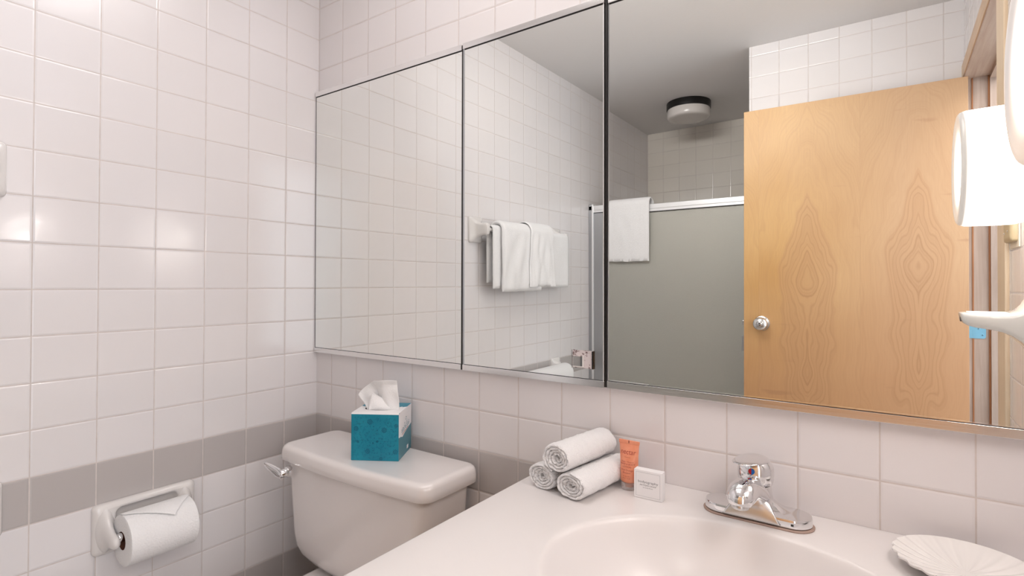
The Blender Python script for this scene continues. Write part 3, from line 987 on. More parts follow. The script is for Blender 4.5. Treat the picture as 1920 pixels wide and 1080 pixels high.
tline('HAND & BODY', 0.0515, 0.0046, 1.0)
tline('LOTION', 0.0463, 0.0046, 1.05)
tline('Wild Orange', 0.0400, 0.0050, 0.95)
tline('Blossom', 0.0350, 0.0050, 0.95)
tline('for dry skin', 0.0285, 0.0030)
tline('30 ml  1 fl oz', 0.0245, 0.0030)

# ================================================================== SOAP BOX
sb = thing('soap_box', 'small square white artisan soap box with thin gray border', 'box', (1.194, -0.097, ZC))
sa = Vector((1.1660, -0.1058, ZC)); sd = Vector((0.0555, 0.0016, 0)); sdir = sd.normalized(); sn = Vector((-sdir.y, sdir.x, 0))
mb = MB()
P0 = [sa, sa+sd, sa+sd+sn*0.0170, sa+sn*0.0170]
mb.prism([(p.x, p.y) for p in P0], ZC+0.0003, ZC+0.0545)
mb.build('carton', 'card', sb, bevel=0.0006, seg=2)
def onface(u, v, o=0.0003): return sa+sdir*u+Vector((0, 0, v))-sn*o
mb = MB()
for (u0, u1, v0, v1) in ((0.004, 0.0515, 0.0045, 0.0049), (0.004, 0.0515, 0.0500, 0.0504), (0.004, 0.0044, 0.0045, 0.0504), (0.0511, 0.0515, 0.0045, 0.0504)):
    i = [mb.vert(onface(u, v)) for u, v in ((u0, v0), (u1, v0), (u1, v1), (u0, v1))]
    mb.face(i)
mb.build('border_line', 'ink_light', sb)
text_mesh('lettering', 'bodyography', 0.0066, 'ink', sb, onface(0.0278, 0.0325, 0), sdir, (0, 0, 1), sx=1.15)
text_mesh('lettering', 'ARTISAN SOAP', 0.0042, 'ink', sb, onface(0.0278, 0.0262, 0), sdir, (0, 0, 1), sx=1.15)
text_mesh('lettering', 'for body & face', 0.0027, 'ink', sb, onface(0.0278, 0.0218, 0), sdir, (0, 0, 1), sx=1.15)

# ================================================================== SHELL SOAP DISH
def shell():
    mb = MB()
    cx, cy = 1.6620, -0.1080
    rot = math.radians(-8)
    A, B = 0.0850, 0.0800
    def pt(u, v, lower):
        a = 2*PI*u
        r = v
        rib = 0.5+0.5*math.cos(a*22)
        scal = 1+0.022*math.cos(a*22)*max(0, r-0.25)
        x = A*r*math.cos(a)*scal; y = B*r*math.sin(a)*scal
        z = 0.0055+0.017*r**2.4-0.0012*rib*min(1, r*1.6)*(1 if not lower else 0.5)
        if lower: z -= 0.0032 if r > 0.45 else 0.0048
        X_ = x*math.cos(rot)-y*math.sin(rot); Y_ = x*math.sin(rot)+y*math.cos(rot)
        return (cx+X_, cy+Y_, ZC+z)
    nv = 16; nu = 264
    secs = []
    for j in range(nv): secs.append([pt(k/nu, 0.02+0.98*j/(nv-1), False) for k in range(nu)])
    for j in range(nv-1, -1, -1): secs.append([pt(k/nu, 0.02+0.98*j/(nv-1), True) for k in range(nu)])
    mb.loft(secs)
    return mb.build('soap_dish', 'bright_china', smooth=True, angle=70)
tag(shell(), 'white scallop shell soap dish by the right end of the backsplash', 'soap dish')

# ================================================================== TOILET
tl = thing('toilet', 'white ceramic toilet tank with a glossy lid in the tiled corner', 'toilet', (0.42, -0.12, 0))
ZL = ZB-0.447
def bow(x, xa, xb, amt):
    f = (x-xa)/(xb-xa)*2-1
    return -amt*(1-f*f)
def tank_loop(xa, xb, yb_, yf_, r, bw, z, n=8):
    L = []
    hx, hy = (xb-xa)/2, (yb_-yf_)/2
    cx, cy = (xa+xb)/2, (yb_+yf_)/2
    base_ = rrect(cx, cy, hx, hy, r, n)
    out = []
    for k in range(len(base_)):
        a, b = base_[k], base_[(k+1) % len(base_)]
        out.append(a)
        d = math.hypot(a[0]-b[0], a[1]-b[1])
        if (k+1) % (n+1) == 0:
            for q in range(1, 12): out.append((a[0]+(b[0]-a[0])*q/12, a[1]+(b[1]-a[1])*q/12))
    for (x, y) in out:
        wgt = max(0.0, min(1.0, (cy-y)/hy))
        L.append((x, y+bow(x, xa, xb, bw)*wgt, z))
    return L
body = []
for (dx, dyf, z, r) in ((0.120, 0.070, -0.3400, 0.030), (0.095, 0.055, -0.3385, 0.035), (0.070, 0.040, -0.3330, 0.040), (0.046, 0.026, -0.3200, 0.040), (0.029, 0.016, -0.3020, 0.040), (0.018, 0.009, -0.2780, 0.040), (0.012, 0.006, -0.245, 0.040), (0.007, 0.003, -0.160, 0.038), (0.003, 0.001, -0.08, 0.036), (0.0, 0.0, -0.041, 0.035)):
    body.append(tank_loop(0.148+dx, 0.694-dx, -0.020-0.0*dx, -0.205+dyf, r, 0.016, ZL+z))
MB().loft(body).build('tank', 'china', tl, smooth=True, angle=60)
lid = []
for (dx, z, r) in ((0.012, -0.0410, 0.028), (0.0015, -0.0408, 0.032), (0.0, -0.0392, 0.033), (0.001, -0.024, 0.032), (0.0025, -0.013, 0.031), (0.0045, -0.0075, 0.030), (0.008, -0.0034, 0.028), (0.0125, -0.0010, 0.026), (0.018, 0.0, 0.024), (0.024, 0.0, 0.022), (0.075, 0.0, 0.008)):
    lid.append(tank_loop(0.124+dx, 0.716-dx, -0.012-dx*0.7, -0.216+dx, r, 0.018, ZL+z))
MB().loft(lid).build('tank_lid', 'china', tl, smooth=True, angle=60)
# flush handle
fh = MB().lathe([(0.0, -0.222), (0.0150, -0.222), (0.0160, -0.229), (0.0150, -0.236), (0.0118, -0.2380), (0.0110, -0.252), (0.009, -0.2545), (0.0, -0.255)], 28, (0.199, 0, ZB-0.5105), 'y').build('flush_handle', 'chrome', tl, smooth=True)
mb = MB()
secs = []
for (f, wz, wy) in ((0, 0.0120, 0.0085), (0.2, 0.0150, 0.0085), (0.6, 0.0115, 0.0065), (0.92, 0.0085, 0.0050), (1.0, 0.0060, 0.0035)):
    c = Vector((0.203, -0.249, ZB-0.5150)).lerp(Vector((0.1380, -0.262, ZB-0.4915)), f)
    secs.append([c+Vector((0.35*wz*math.sin(a), wy*math.cos(a), wz*math.sin(a))) for a in [2*PI*k/16 for k in range(16)]])
mb.loft(secs)
mb.build('lever', 'chrome', fh, smooth=True, angle=50)
# bowl, seat and base (below the counter line of the photograph)
def ov(cx, cy, a, b, z, n=40, back=0.0):
    L = []
    for k in range(n):
        t_ = 2*PI*k/n
        x = cx+a*math.cos(t_); y = cy+b*math.sin(t_)
        L.append((x, min(y, cy+b-back), z))
    return L
MB().loft([ov(0.42, -0.33, 0.13, 0.26, 0.0), ov(0.42, -0.33, 0.12, 0.25, 0.05), ov(0.42, -0.31, 0.105, 0.22, 0.18), ov(0.42, -0.36, 0.16, 0.24, 0.30), ov(0.42, -0.43, 0.195, 0.235, 0.37), ov(0.42, -0.43, 0.20, 0.24, 0.395)]).build('bowl', 'china', tl, smooth=True, angle=60)
MB().box(0.24, 0.60, -0.27, -0.03, 0.33, ZL-0.3402).build('bowl_shelf', 'china', tl, bevel=0.02)
MB().loft([ov(0.42, -0.435, 0.20, 0.235, 0.397), ov(0.42, -0.435, 0.205, 0.24, 0.405), ov(0.42, -0.435, 0.20, 0.235, 0.425), ov(0.42, -0.435, 0.17, 0.20, 0.430)]).build('seat_lid', 'china', tl, smooth=True, angle=60)

# ================================================================== TISSUE BOX
fl = Vector((0.4193, -0.1900, ZL)); fr = Vector((0.5300, -0.1241, ZL))
ex = (fr-fl).normalized(); BW_ = (fr-fl).length-0.002; ey = Vector((-ex.y, ex.x, 0)); BD = 0.1250; BH = 0.1240
tz = thing('tissue_box', 'teal and white cube tissue box on the toilet tank lid', 'tissue box', (0.475, -0.107, ZL))
fl = fl+ex*0.001
def TP(u, v, z): return fl+ex*u+ey*v+Vector((0, 0, z+0.0006))
carton = MB()
mats = ['teal', 'card', 'teal_pale']
def quad(mb, pts, mi):
    mb.cur = mi; mb.face([mb.vert(p) for p in pts])
# front face and others, slightly bellied card
def bell(u, z, side): return 0.0
quad(carton, [TP(0, 0, 0), TP(BW_, 0, 0), TP(BW_, 0, BH-0.0035), TP(0, 0, BH-0.0035)], 0)
quad(carton, [TP(0, 0, BH-0.0035), TP(BW_, 0, BH-0.0035), TP(BW_, 0.0022, BH), TP(0, 0.0022, BH)], 1)
quad(carton, [TP(0, BD, 0), TP(0, 0, 0), TP(0, 0, BH-0.0035), TP(0, 0.0022, BH), TP(0, BD, BH)], 2)
quad(carton, [TP(BW_, BD, 0), TP(0, BD, 0), TP(0, BD, BH), TP(BW_, BD, BH)], 0)
quad(carton, [TP(0, 0, 0), TP(0, BD, 0), TP(BW_, BD, 0), TP(BW_, 0, 0)], 1)
# right side: white upper field, teal lower field, ragged diagonal edge
SD = [(0.0, 0.060), (0.010, 0.0585), (0.022, 0.0580), (0.030, 0.0545), (0.038, 0.0540), (0.060, 0.0600), (0.090, 0.0650), (BD, 0.0700)]
for (a, b) in zip(SD[:-1], SD[1:]):
    quad(carton, [TP(BW_, a[0], 0), TP(BW_, b[0], 0), TP(BW_, b[0], b[1]), TP(BW_, a[0], a[1])], 2)
    t0 = BH-0.0035 if a[0] < 0.002 else BH
    quad(carton, [TP(BW_, a[0], a[1]), TP(BW_, b[0], b[1]), TP(BW_, b[0], BH), TP(BW_, a[0], t0)], 1)
# top with an oval opening: white front field, teal back field
NO = 48
ocx, ocy, oa, ob = BW_*0.5, BD*0.44, 0.045, 0.026
ring_o = []
for k in range(NO):
    a = 2*PI*k/NO
    ring_o.append((ocx+oa*math.cos(a), ocy+ob*math.sin(a)))
def rect_hit(a):
    c, s_ = math.cos(a), math.sin(a); ts = []
    if c > 1e-9: ts.append((BW_-ocx)/c)
    if c < -1e-9: ts.append((0-ocx)/c)
    if s_ > 1e-9: ts.append((BD-ocy)/s_)
    if s_ < -1e-9: ts.append((0.0022-ocy)/s_)
    t_ = min(ts); return (ocx+c*t_, ocy+s_*t_)
AN = [2*PI*k/NO for k in range(NO)]
for (cxx, cyy) in ((0, 0.0022), (BW_, 0.0022), (BW_, BD), (0, BD)):
    a = math.atan2(cyy-ocy, cxx-ocx) % (2*PI)
    j = min(range(NO), key=lambda q: abs(AN[q]-a)); AN[j] = a
ring_r = [rect_hit(a) for a in AN]
ring_o = [(ocx+oa*math.cos(a), ocy+ob*math.sin(a)) for a in AN]
for k in range(NO):
    k2 = (k+1) % NO
    A_, B_, C_, D_ = ring_o[k], ring_r[k], ring_r[k2], ring_o[k2]
    for (f0, f1) in ((0.0, 0.5), (0.5, 1.0)):
        q = []
        for (o_, r_), f in (((A_, B_), f0), ((A_, B_), f1), ((D_, C_), f1), ((D_, C_), f0)):
            q.append((o_[0]+(r_[0]-o_[0])*f, o_[1]+(r_[1]-o_[1])*f))
        cyv = sum(p[1] for p in q)/4
        quad(carton, [TP(p[0], p[1], BH) for p in q], 0 if cyv > BD*0.60 else 1)
o = carton.build('carton', mats, tz)
o['label'] = 'teal printed carton with white front top edge and white side field'
MB().loft([[TP(p[0], p[1], BH-0.001) for p in ring_o], [TP(p[0], p[1], BH-0.030) for p in ring_o]], cap0=False).build('opening_shade', 'black', tz)
# printed flowers and tendrils on the front
fp = MB()
def fdisc(u, z, r, petals=9):
    for k in range(petals):
        a = 2*PI*k/petals+0.2
        c0 = (u+0.25*r*math.cos(a), z+0.25*r*math.sin(a)); c1 = (u+r*math.cos(a), z+r*math.sin(a))
        nx, nz = -math.sin(a)*r*0.15, math.cos(a)*r*0.15
        m0 = ((c0[0]+c1[0])/2, (c0[1]+c1[1])/2)
        q = [c0, (m0[0]-nx, m0[1]-nz), c1, (m0[0]+nx, m0[1]+nz)]
        fp.face([fp.vert(TP(p[0], -0.0003, p[1])) for p in q])
    fp.face([fp.vert(TP(u+0.2*r*math.cos(2*PI*k/8), -0.0003, z+0.2*r*math.sin(2*PI*k/8))) for k in range(8)])
def fswirl(u, z, r, a0, sgn):
    pr_ = []
    for k in range(12):
        f = k/11; a = a0+sgn*f*4.2; rr = r*(0.25+0.75*f)
        pr_.append((u+rr*math.cos(a), z+rr*math.sin(a), 0.00035*math.sin(PI*(0.08+0.9*f))+0.0001))
    for (p, q) in zip(pr_[:-1], pr_[1:]):
        d = Vector((q[0]-p[0], q[1]-p[1])); d.normalize(); nx, nz = -d.y, d.x
        L = [(p[0]-nx*p[2], p[1]-nz*p[2]), (q[0]-nx*q[2], q[1]-nz*q[2]), (q[0]+nx*q[2], q[1]+nz*q[2]), (p[0]+nx*p[2], p[1]+nz*p[2])]
        fp.face([fp.vert(TP(a_[0], -0.0003, a_[1])) for a_ in L])
rr = random.Random(5)
FL = [(0.050, 0.101, 0.0088), (0.013, 0.083, 0.0078), (0.088, 0.080, 0.0085), (0.120, 0.092, 0.0060), (0.044, 0.024, 0.0080), (0.118, 0.024, 0.0080), (0.080, 0.006, 0.0055), (0.018, 0.048, 0.0040), (0.070, 0.050, 0.0040)]
for (u, z, r) in FL: fdisc(min(u, BW_-r), z, r, 10)
for k in range(95):
    u, z = rr.uniform(0.006, BW_-0.006), rr.uniform(0.006, BH-0.010)
    if any((u-a)**2+(z-b)**2 < (c+0.003)**2 for a, b, c in FL): continue
    if rr.random() < 0.25: fdisc(u, z, rr.uniform(0.0016, 0.0026), 6)
    else: fswirl(u, z, rr.uniform(0.002, 0.0042), rr.uniform(0, 6.28), rr.choice((-1, 1)))
fp.build('printed_flowers', 'teal_dark', tz)
sq = MB()
def side_mark(pts, wd, mb=sq):
    for (p, q) in zip(pts[:-1], pts[1:]):
        d = Vector((q[0]-p[0], q[1]-p[1])); d.normalize(); nx, nz = -d.y*wd, d.x*wd
        L = [(p[0]-nx, p[1]-nz), (q[0]-nx, q[1]-nz), (q[0]+nx, q[1]+nz), (p[0]+nx, p[1]+nz)]
        mb.face([mb.vert(TP(BW_+0.0003, a_[0], a_[1])) for a_ in L])
rr = random.Random(9)
for k in range(9):
    v0 = 0.030+k*0.0085; z0 = 0.0645+k*0.0010
    hgt = rr.uniform(0.010, 0.026)*(1-0.3*abs(k-4)/4)
    pts = [(v0+0.004*math.sin(q*1.9+k), z0+hgt*q/8) for q in range(9)]
    side_mark(pts, 0.0006)
side_mark([(0.070+0.006*math.cos(a), 0.096+0.004*math.sin(a)) for a in [2*PI*q/14 for q in range(15)]], 0.0006)
sq.build('side_print', 'teal_pale', tz)
mk = MB(); side_mark([(0.034, 0.0600), (0.050, 0.0630), (0.072, 0.0650), (0.092, 0.0690)], 0.0010, mk)
mk.build('side_print', 'red_ink', tz)
mk = MB(); side_mark([(0.078, 0.014), (0.094, 0.014)], 0.0050, mk)
mk.build('side_print', 'card', tz)
cr = MB()
for (p, q) in (((0.006, 0.0525), (BW_-0.004, 0.0505)), ((0.0045, 0.0), (0.0045, 0.052)), ((0.0012, 0.052), (0.0012, BH-0.006))):
    d = Vector((q[0]-p[0], q[1]-p[1])); d.normalize(); nx, nz = -d.y*0.00022, d.x*0.00022
    cr.face([cr.vert(TP(a_[0], -0.0004, a_[1])) for a_ in [(p[0]-nx, p[1]-nz), (q[0]-nx, q[1]-nz), (q[0]+nx, q[1]+nz), (p[0]+nx, p[1]+nz)]])
cr.build('card_seam', 'teal_dark', tz)
# the tissue: a folded sheet pulled out to a swept peak on the left
def tissue(u, v):
    # u across 0..1 (left tip to right edge), v up 0..1
    bx = 0.030+0.082*u
    if u < 0.50:
        f = (u/0.50)
        tx = -0.004+0.052*f; tz_ = 0.034+0.044*f**0.7
    else:
        f = (u-0.50)/0.50
        tx = 0.048+0.064*f; tz_ = 0.078+0.004*math.sin(f*PI*0.8)-0.002*f
    zb_ = -0.014
    z = zb_+(tz_-zb_)*v
    g = v**1.25 if u < 0.5 else v**0.8
    x = bx*(1-g)+tx*g
    x += 0.003*math.sin(PI*v*1.5)*max(0, u-0.6)/0.4
    y = BD*0.43
    y += 0.013*math.sin(u*PI*1.55+0.35+0.8*v)*(0.25+0.75*v)-0.006
    y += 0.0045*math.sin(u*2*PI*2.3+2.0*v)*(0.3+0.7*(1-v))
    y += 0.005*fbm((u*3.2, v*2.6, 2.2))*(0.4+v)
    y -= 0.006*max(0, v-0.86)/0.14*(1 if u > 0.45 else 0.2)
    return TP(x, y, BH+z)
MB().grid(tissue, 110, 60).build('tissue', 'paper', tz, smooth=True, angle=180, solid=0.0006)
def tissue2(u, v):
    # front ply: a pointed fold that curls over to the right
    x = 0.036+0.052*u+0.012*u*(1-v)
    top = 0.046-0.030*max(0.0, (u-0.12)/0.88)**1.15 if u > 0.12 else 0.030+0.016*(u/0.12)
    z = -0.014+(top+0.014)*v
    y = BD*0.43-0.014-0.008*math.sin(PI*min(1, v*1.05))*(1-0.5*u)+0.006*u*v-0.003*math.sin(u*6)*v
    return TP(x, y, BH+z)
MB().grid(tissue2, 60, 34).build('tissue_fold', 'paper', tz, smooth=True, angle=180, solid=0.0006)

# ================================================================== TOILET PAPER HOLDER AND ROLL
PY0, PY1, PZ0, PZ1 = -0.6205, -0.3890, ZB-0.6460, ZB-0.5225
ph = thing('paper_holder', 'white ceramic toilet paper holder set into the left tiles', 'toilet paper holder', (0.0, -0.505, ZB-0.585))
def plate_loop(ins, x, r, n=6):
    pts = rrect((PY0+PY1)/2, (PZ0+PZ1)/2, (PY1-PY0)/2-ins, (PZ1-PZ0)/2-ins, r, n)
    return [(x, p[0], p[1]) for p in pts]
yr0, yr1, zr0, zr1 = -0.575, -0.4345, ZB-0.634, ZB-0.5385
def rec_loop(ins, x, r, n=6):
    pts = rrect((yr0+yr1)/2, (zr0+zr1)/2, (yr1-yr0)/2-ins, (zr1-zr0)/2-ins, r, n)
    return [(x, p[0], p[1]) for p in pts]
mb = MB()
mb.loft([plate_loop(0.0, 0.0004, 0.012), plate_loop(0.0, 0.006, 0.012), plate_loop(0.0015, 0.011, 0.012), plate_loop(0.006, 0.0155, 0.012), plate_loop(0.013, 0.0185, 0.011),
         rec_loop(-0.006, 0.0190, 0.016), rec_loop(-0.002, 0.0180, 0.016), rec_loop(0.0, 0.0150, 0.016), rec_loop(0.004, 0.0060, 0.016), rec_loop(0.012, 0.0018, 0.014), rec_loop(0.03, 0.0010, 0.010)])
mb.build('plate', 'ceramic', ph, smooth=True, angle=70)
RX, RZ, RR = 0.0760, ZB-0.5990, 0.0600
RY0, RY1 = -0.5830, -0.4330
for (yc, sg) in ((-0.5960, -1), (-0.4180, 1)):
    secs = []
    for (x, hy, hz, dz) in ((0.008, 0.0215, 0.056, 0.0), (0.018, 0.0195, 0.052, -0.001), (0.023, 0.0160, 0.046, -0.003), (0.032, 0.0128, 0.036, -0.007), (0.044, 0.0115, 0.0270, -0.011), (0.058, 0.0110, 0.0205, -0.0135), (0.070, 0.0108, 0.0170, -0.0145), (0.080, 0.0100, 0.0145, -0.0148), (0.086, 0.0075, 0.0105, -0.0148), (0.0895, 0.003, 0.0045, -0.0148)):
        secs.append([(x, yc+hy*math.cos(2*PI*k/28), ZB-0.5845+dz+hz*math.sin(2*PI*k/28)) for k in range(28)])
    MB().loft(secs).build('arm', 'ceramic', ph, smooth=True, angle=70)
MB().lathe([(0.0, -0.590), (0.0105, -0.590), (0.0110, -0.585), (0.0110, -0.430), (0.0105, -0.424), (0.0, -0.424)], 24, (RX-0.001, 0, RZ+0.008), 'y').build('roller', 'chrome', ph, smooth=True)
rl = thing('toilet_paper_roll', 'white toilet paper roll with its end folded to a point', 'toilet paper', (RX, -0.505, RZ))
prof = [(0.0215, RY0+0.002), (0.0215, RY0+0.0003), (0.0225, RY0), (0.030, RY0-0.0002), (0.045, RY0), (RR-0.002, RY0+0.0003), (RR-0.0004, RY0+0.0012), (RR, RY0+0.004)]
prof += [(RR, RY0+(RY1-RY0)*k/10) for k in range(1, 10)]
prof += [(RR, RY1-0.004), (RR-0.0004, RY1-0.0012), (RR-0.002, RY1-0.0003), (0.0225, RY1), (0.0215, RY1-0.001), (0.0215, RY0+0.002)]
# closed annular body (no end caps)
mb = MB(); secs = []
for (r, h) in prof:
    secs.append([(RX+r*math.sin(2*PI*k/96), h, RZ+r*math.cos(2*PI*k/96)) for k in range(96)])
mb.loft(secs, cap0=False, cap1=False)
mb.build('paper', 'quilt', rl, smooth=True, angle=50)
mb = MB(); secs = []
for (r, h) in ((0.0213, RY0+0.0005), (0.0213, RY1-0.0005), (0.0203, RY1-0.0005), (0.0203, RY0+0.0005), (0.0213, RY0+0.0005)):
    secs.append([(RX+r*math.sin(2*PI*k/48), h, RZ+r*math.cos(2*PI*k/48)) for k in range(48)])
mb.loft(secs, cap0=False, cap1=False)
mb.build('cardboard_core', 'core', rl, smooth=True, angle=50)
# folded point: triangular flap lying on the top front of the roll
def flap(u, v):
    # v 0 at the top of the roll, 1 at the tip ; angle measured from +z toward +x (front)
    a0, a1 = math.radians(-28), math.radians(50)
    a = a0+(a1-a0)*v
    # left edge runs from the near end, right edge from the far end, meeting at the tip
    k0, k1 = RY0+0.0008, RY1-0.0008
    tip = -0.4880
    vv = max(0.0, (v-0.38)/0.62)
    yl = k0+(tip-k0)*vv; yr = k1+(tip-k1)*vv
    y = yl+(yr-yl)*u
    r = RR+0.0014+0.0040*v*v
    return (RX+r*math.sin(a), y, RZ+r*math.cos(a))
MB().grid(flap, 24, 30).build('folded_tip', 'quilt', rl, smooth=True, angle=180, solid=0.0008)

# ================================================================== TOWEL BARS
def towel_bar(zc_, label, group):
    t = thing('towel_bar', label, 'towel bar', (0, -1.2, zc_), group=group)
    for yc, sg in ((-0.8260, -1), (-1.5300, 1)):
        b = MB()
        sq_ = lambda ins, x, r: [(x, p[0], p[1]) for p in rrect(yc, zc_, 0.046-ins, 0.060-ins, r, 5)]
        secs = [sq_(0, 0.0004, 0.010), sq_(0, 0.006, 0.010), sq_(0.002, 0.0105, 0.010), sq_(0.007, 0.0145, 0.012), sq_(0.016, 0.020, 0.014), sq_(0.024, 0.030, 0.014), sq_(0.030, 0.044, 0.0125), sq_(0.0315, 0.062, 0.0125), sq_(0.0320, 0.076, 0.0125), sq_(0.036, 0.083, 0.009)]
        b.loft(secs)
        b.build('bracket', 'ceramic', t, smooth=True, angle=60)
    MB().tube([(0.064, -0.83, zc_), (0.064, -1.53, zc_)], 0.0095, 16).build('bar', 'ceramic', t, smooth=True, angle=60)
    return t
ZU = ZB+0.2600; ZLW = ZB-0.4720
towel_bar(ZU, 'white ceramic towel bar holding three towels on the left wall', 'ceramic towel bars on the left wall')
towel_bar(ZLW, 'lower white ceramic towel bar level with the gray tile stripe', 'ceramic towel bars on the left wall')

def hung(name, ya, yb, ztop, drop_f, drop_b, xb, rad, thick, label, axis='y', seed=0.0, wave=0.003, parentless=True, band=True, taper=0.0, group=None):
    """towel folded over a bar: closed U-shaped section swept along the bar. xb centre of the bar"""
    n = 44
    path = []
    ro = rad+thick/2
    for k in range(16): path.append((ro, -drop_f*(1-k/16.0)))
    for k in range(13):
        a = PI*k/12; path.append((ro*math.cos(a), ro*math.sin(a)))
    for k in range(1, 17): path.append((-ro, -drop_b*(k/16.0)))
    secs = []
    for i in range(n+1):
        f = i/n; y = ya+(yb-ya)*f
        e = min(1.0, math.sqrt(max(0.0, 1-(1-min(1, min(f, 1-f)*n/2.5))**2))+0.05)
        outer_, inner_ = [], []
        for j, (dx, dz) in enumerate(path):
            g = j/(len(path)-1)
            j0, j1 = max(0, j-1), min(len(path)-1, j+1)
            tx, tz_ = path[j1][0]-path[j0][0], path[j1][1]-path[j0][1]
            l = math.hypot(tx, tz_); nx, nz = tz_/l, -tx/l
            endt = min(1.0, min(j, len(path)-1-j)/1.6+0.35)
            h = thick/2*e*endt
            wv = wave*fbm((f*6, dz*9, seed))*2+0.0012*fbm((f*40, dz*120, seed+3))
            wgt = min(1.0, abs(dz)/0.05) if dz < 0 else 0.0
            yy_ = y + taper*(0.5-f)*2*max(0.0, -dz)
            cx, cz = dx+wv*wgt*(1 if dx > 0 else 0.2), dz
            cz += 0.004*fbm((f*5, g*2, seed+9))*(1 if (j < 3 or j > len(path)-4) else 0)
            outer_.append((cx+nx*h, yy_, cz+nz*h)); inner_.append((cx-nx*h, yy_, cz-nz*h))
        L = outer_+inner_[::-1]
        if axis == 'y': secs.append([(xb+p[0], p[1], ztop+p[2]) for p in L])
        else: secs.append([(p[1], xb+p[0], ztop+p[2]) for p in L])
    mb = MB().loft(secs)
    o = mb.build(name, 'terry', smooth=True, angle=80)
    if band:
        pass
    if label: tag(o, label, 'towel', group)
    return o
G1 = 'towels hanging on the upper bar'
hung('bath_towel', -0.858, -1.548, ZU, 0.272, 0.245, 0.064, 0.0115, 0.013, 'folded white bath towel lying closest to the upper towel bar', seed=1.0, wave=0.002, group=G1)
hung('bath_towel', -0.905, -1.235, ZU+0.001, 0.288, 0.10, 0.064, 0.0260, 0.022, 'thick white towel with rolled fold, at the bracket end of the upper bar', seed=5.0, wave=0.006, group=G1)
hung('hand_towel', -1.120, -1.330, ZU+0.003, 0.268, 0.11, 0.064, 0.0500, 0.009, 'narrow white hand towel draped over the thicker towels of the upper bar', seed=9.0, wave=0.004, taper=0.06, group=G1)
MB().box(0.108, 0.110, -0.985, -1.01, ZU-0.304, ZU-0.284)
hung('bath_towel', -1.120, -1.560, ZLW-0.016, 0.30, 0.26, 0.064, 0.0270, 0.024, 'white towel over the lower bar, only its rounded top showing in the mirror', seed=12.0, wave=0.004)

# ================================================================== SHOWER
sh = thing('shower_enclosure', 'sliding shower doors of gray frosted glass under an aluminium header', 'shower door', (0.5, -1.96, 0.44))
YS = -1.962
MB().box(0.0005, 0.9965, YS-0.024, YS+0.022, ZB+0.4640, ZB+0.4930).build('header', 'white_alu', sh, bevel=0.003)
MB().box(0.0005, 0.9965, YS-0.020, YS+0.0205, ZB+0.4500, ZB+0.4640).build('header_lip', 'white_alu', sh)
MB().box(0.0005, 0.9965, YS-0.010, YS+0.0185, ZB+0.4465, ZB+0.4500).build('header_seam', 'black', sh)
MB().box(0.0005, 0.024, YS-0.022, YS+0.022, 0.452, ZB+0.503).build('wall_jamb', 'gray_alu', sh, bevel=0.002)
MB().box(0.024, 0.036, YS-0.018, YS+0.028, 0.452, ZB+0.503).build('jamb_highlight', 'white_alu', sh, bevel=0.003)  # bright strip standing in for the white highlight along the jamb
MB().box(0.972, 0.9965, YS-0.022, YS+0.022, 0.452, ZB+0.464).build('wall_jamb', 'gray_alu', sh, bevel=0.002)
MB().box(0.024, 0.972, YS-0.022, YS+0.022, 0.452, 0.475).build('bottom_track', 'gray_alu', sh, bevel=0.002)
p1 = MB().box(0.036, 0.095, YS+0.001, YS+0.018, 0.476, ZB+0.4465).build('stile', 'gray_alu', sh, bevel=0.002)
MB().box(0.093, 0.968, YS+0.006, YS+0.011, 0.476, ZB+0.4465).build('glass_panel', 'frost', sh)
tub = thing('bathtub', 'off-white bathtub behind the frosted shower doors', 'bathtub', (0.5, -2.4, 0))
mb = MB()
def tub_loop(ins, z, r=0.05):
    return [(p[0], p[1], z) for p in rrect(0.4985, -2.432, 0.4965-ins, 0.502-ins, r, 6)]
mb.loft([tub_loop(0, 0.0, 0.01), tub_loop(0, 0.44, 0.01), tub_loop(0.01, 0.45, 0.01), tub_loop(0.07, 0.45, 0.10), tub_loop(0.09, 0.43, 0.10), tub_loop(0.13, 0.15, 0.10), tub_loop(0.18, 0.10, 0.10)])
mb.build('tub_shell', 'tub', tub, smooth=True, angle=40)
o = hung('hand_towel', 0.150, 0.418, ZB+0.495, 0.338, 0.24, YS-0.002, 0.0330, 0.012, 'white hand towel draped over the aluminium shower header', axis='x', seed=21.0, wave=0.002)

# ceiling light
clt = thing('ceiling_light', 'round flush ceiling light with black rim, unlit, above the shower', 'ceiling light', (0.495, -2.412, ZCEIL))
MB().lathe([(0.0, -0.0004), (0.137, -0.0004), (0.138, -0.003), (0.138, -0.043), (0.134, -0.046), (0.0, -0.046)], 72, (0.495, -2.412, ZCEIL)).build('rim', 'black_metal', clt, smooth=True)
MB().lathe([(0.132, -0.044), (0.134, -0.052), (0.134, -0.090), (0.131, -0.098), (0.122, -0.1035), (0.10, -0.106), (0.0, -0.1075)], 72, (0.495, -2.412, ZCEIL)).build('diffuser', 'opal', clt, smooth=True, angle=60)

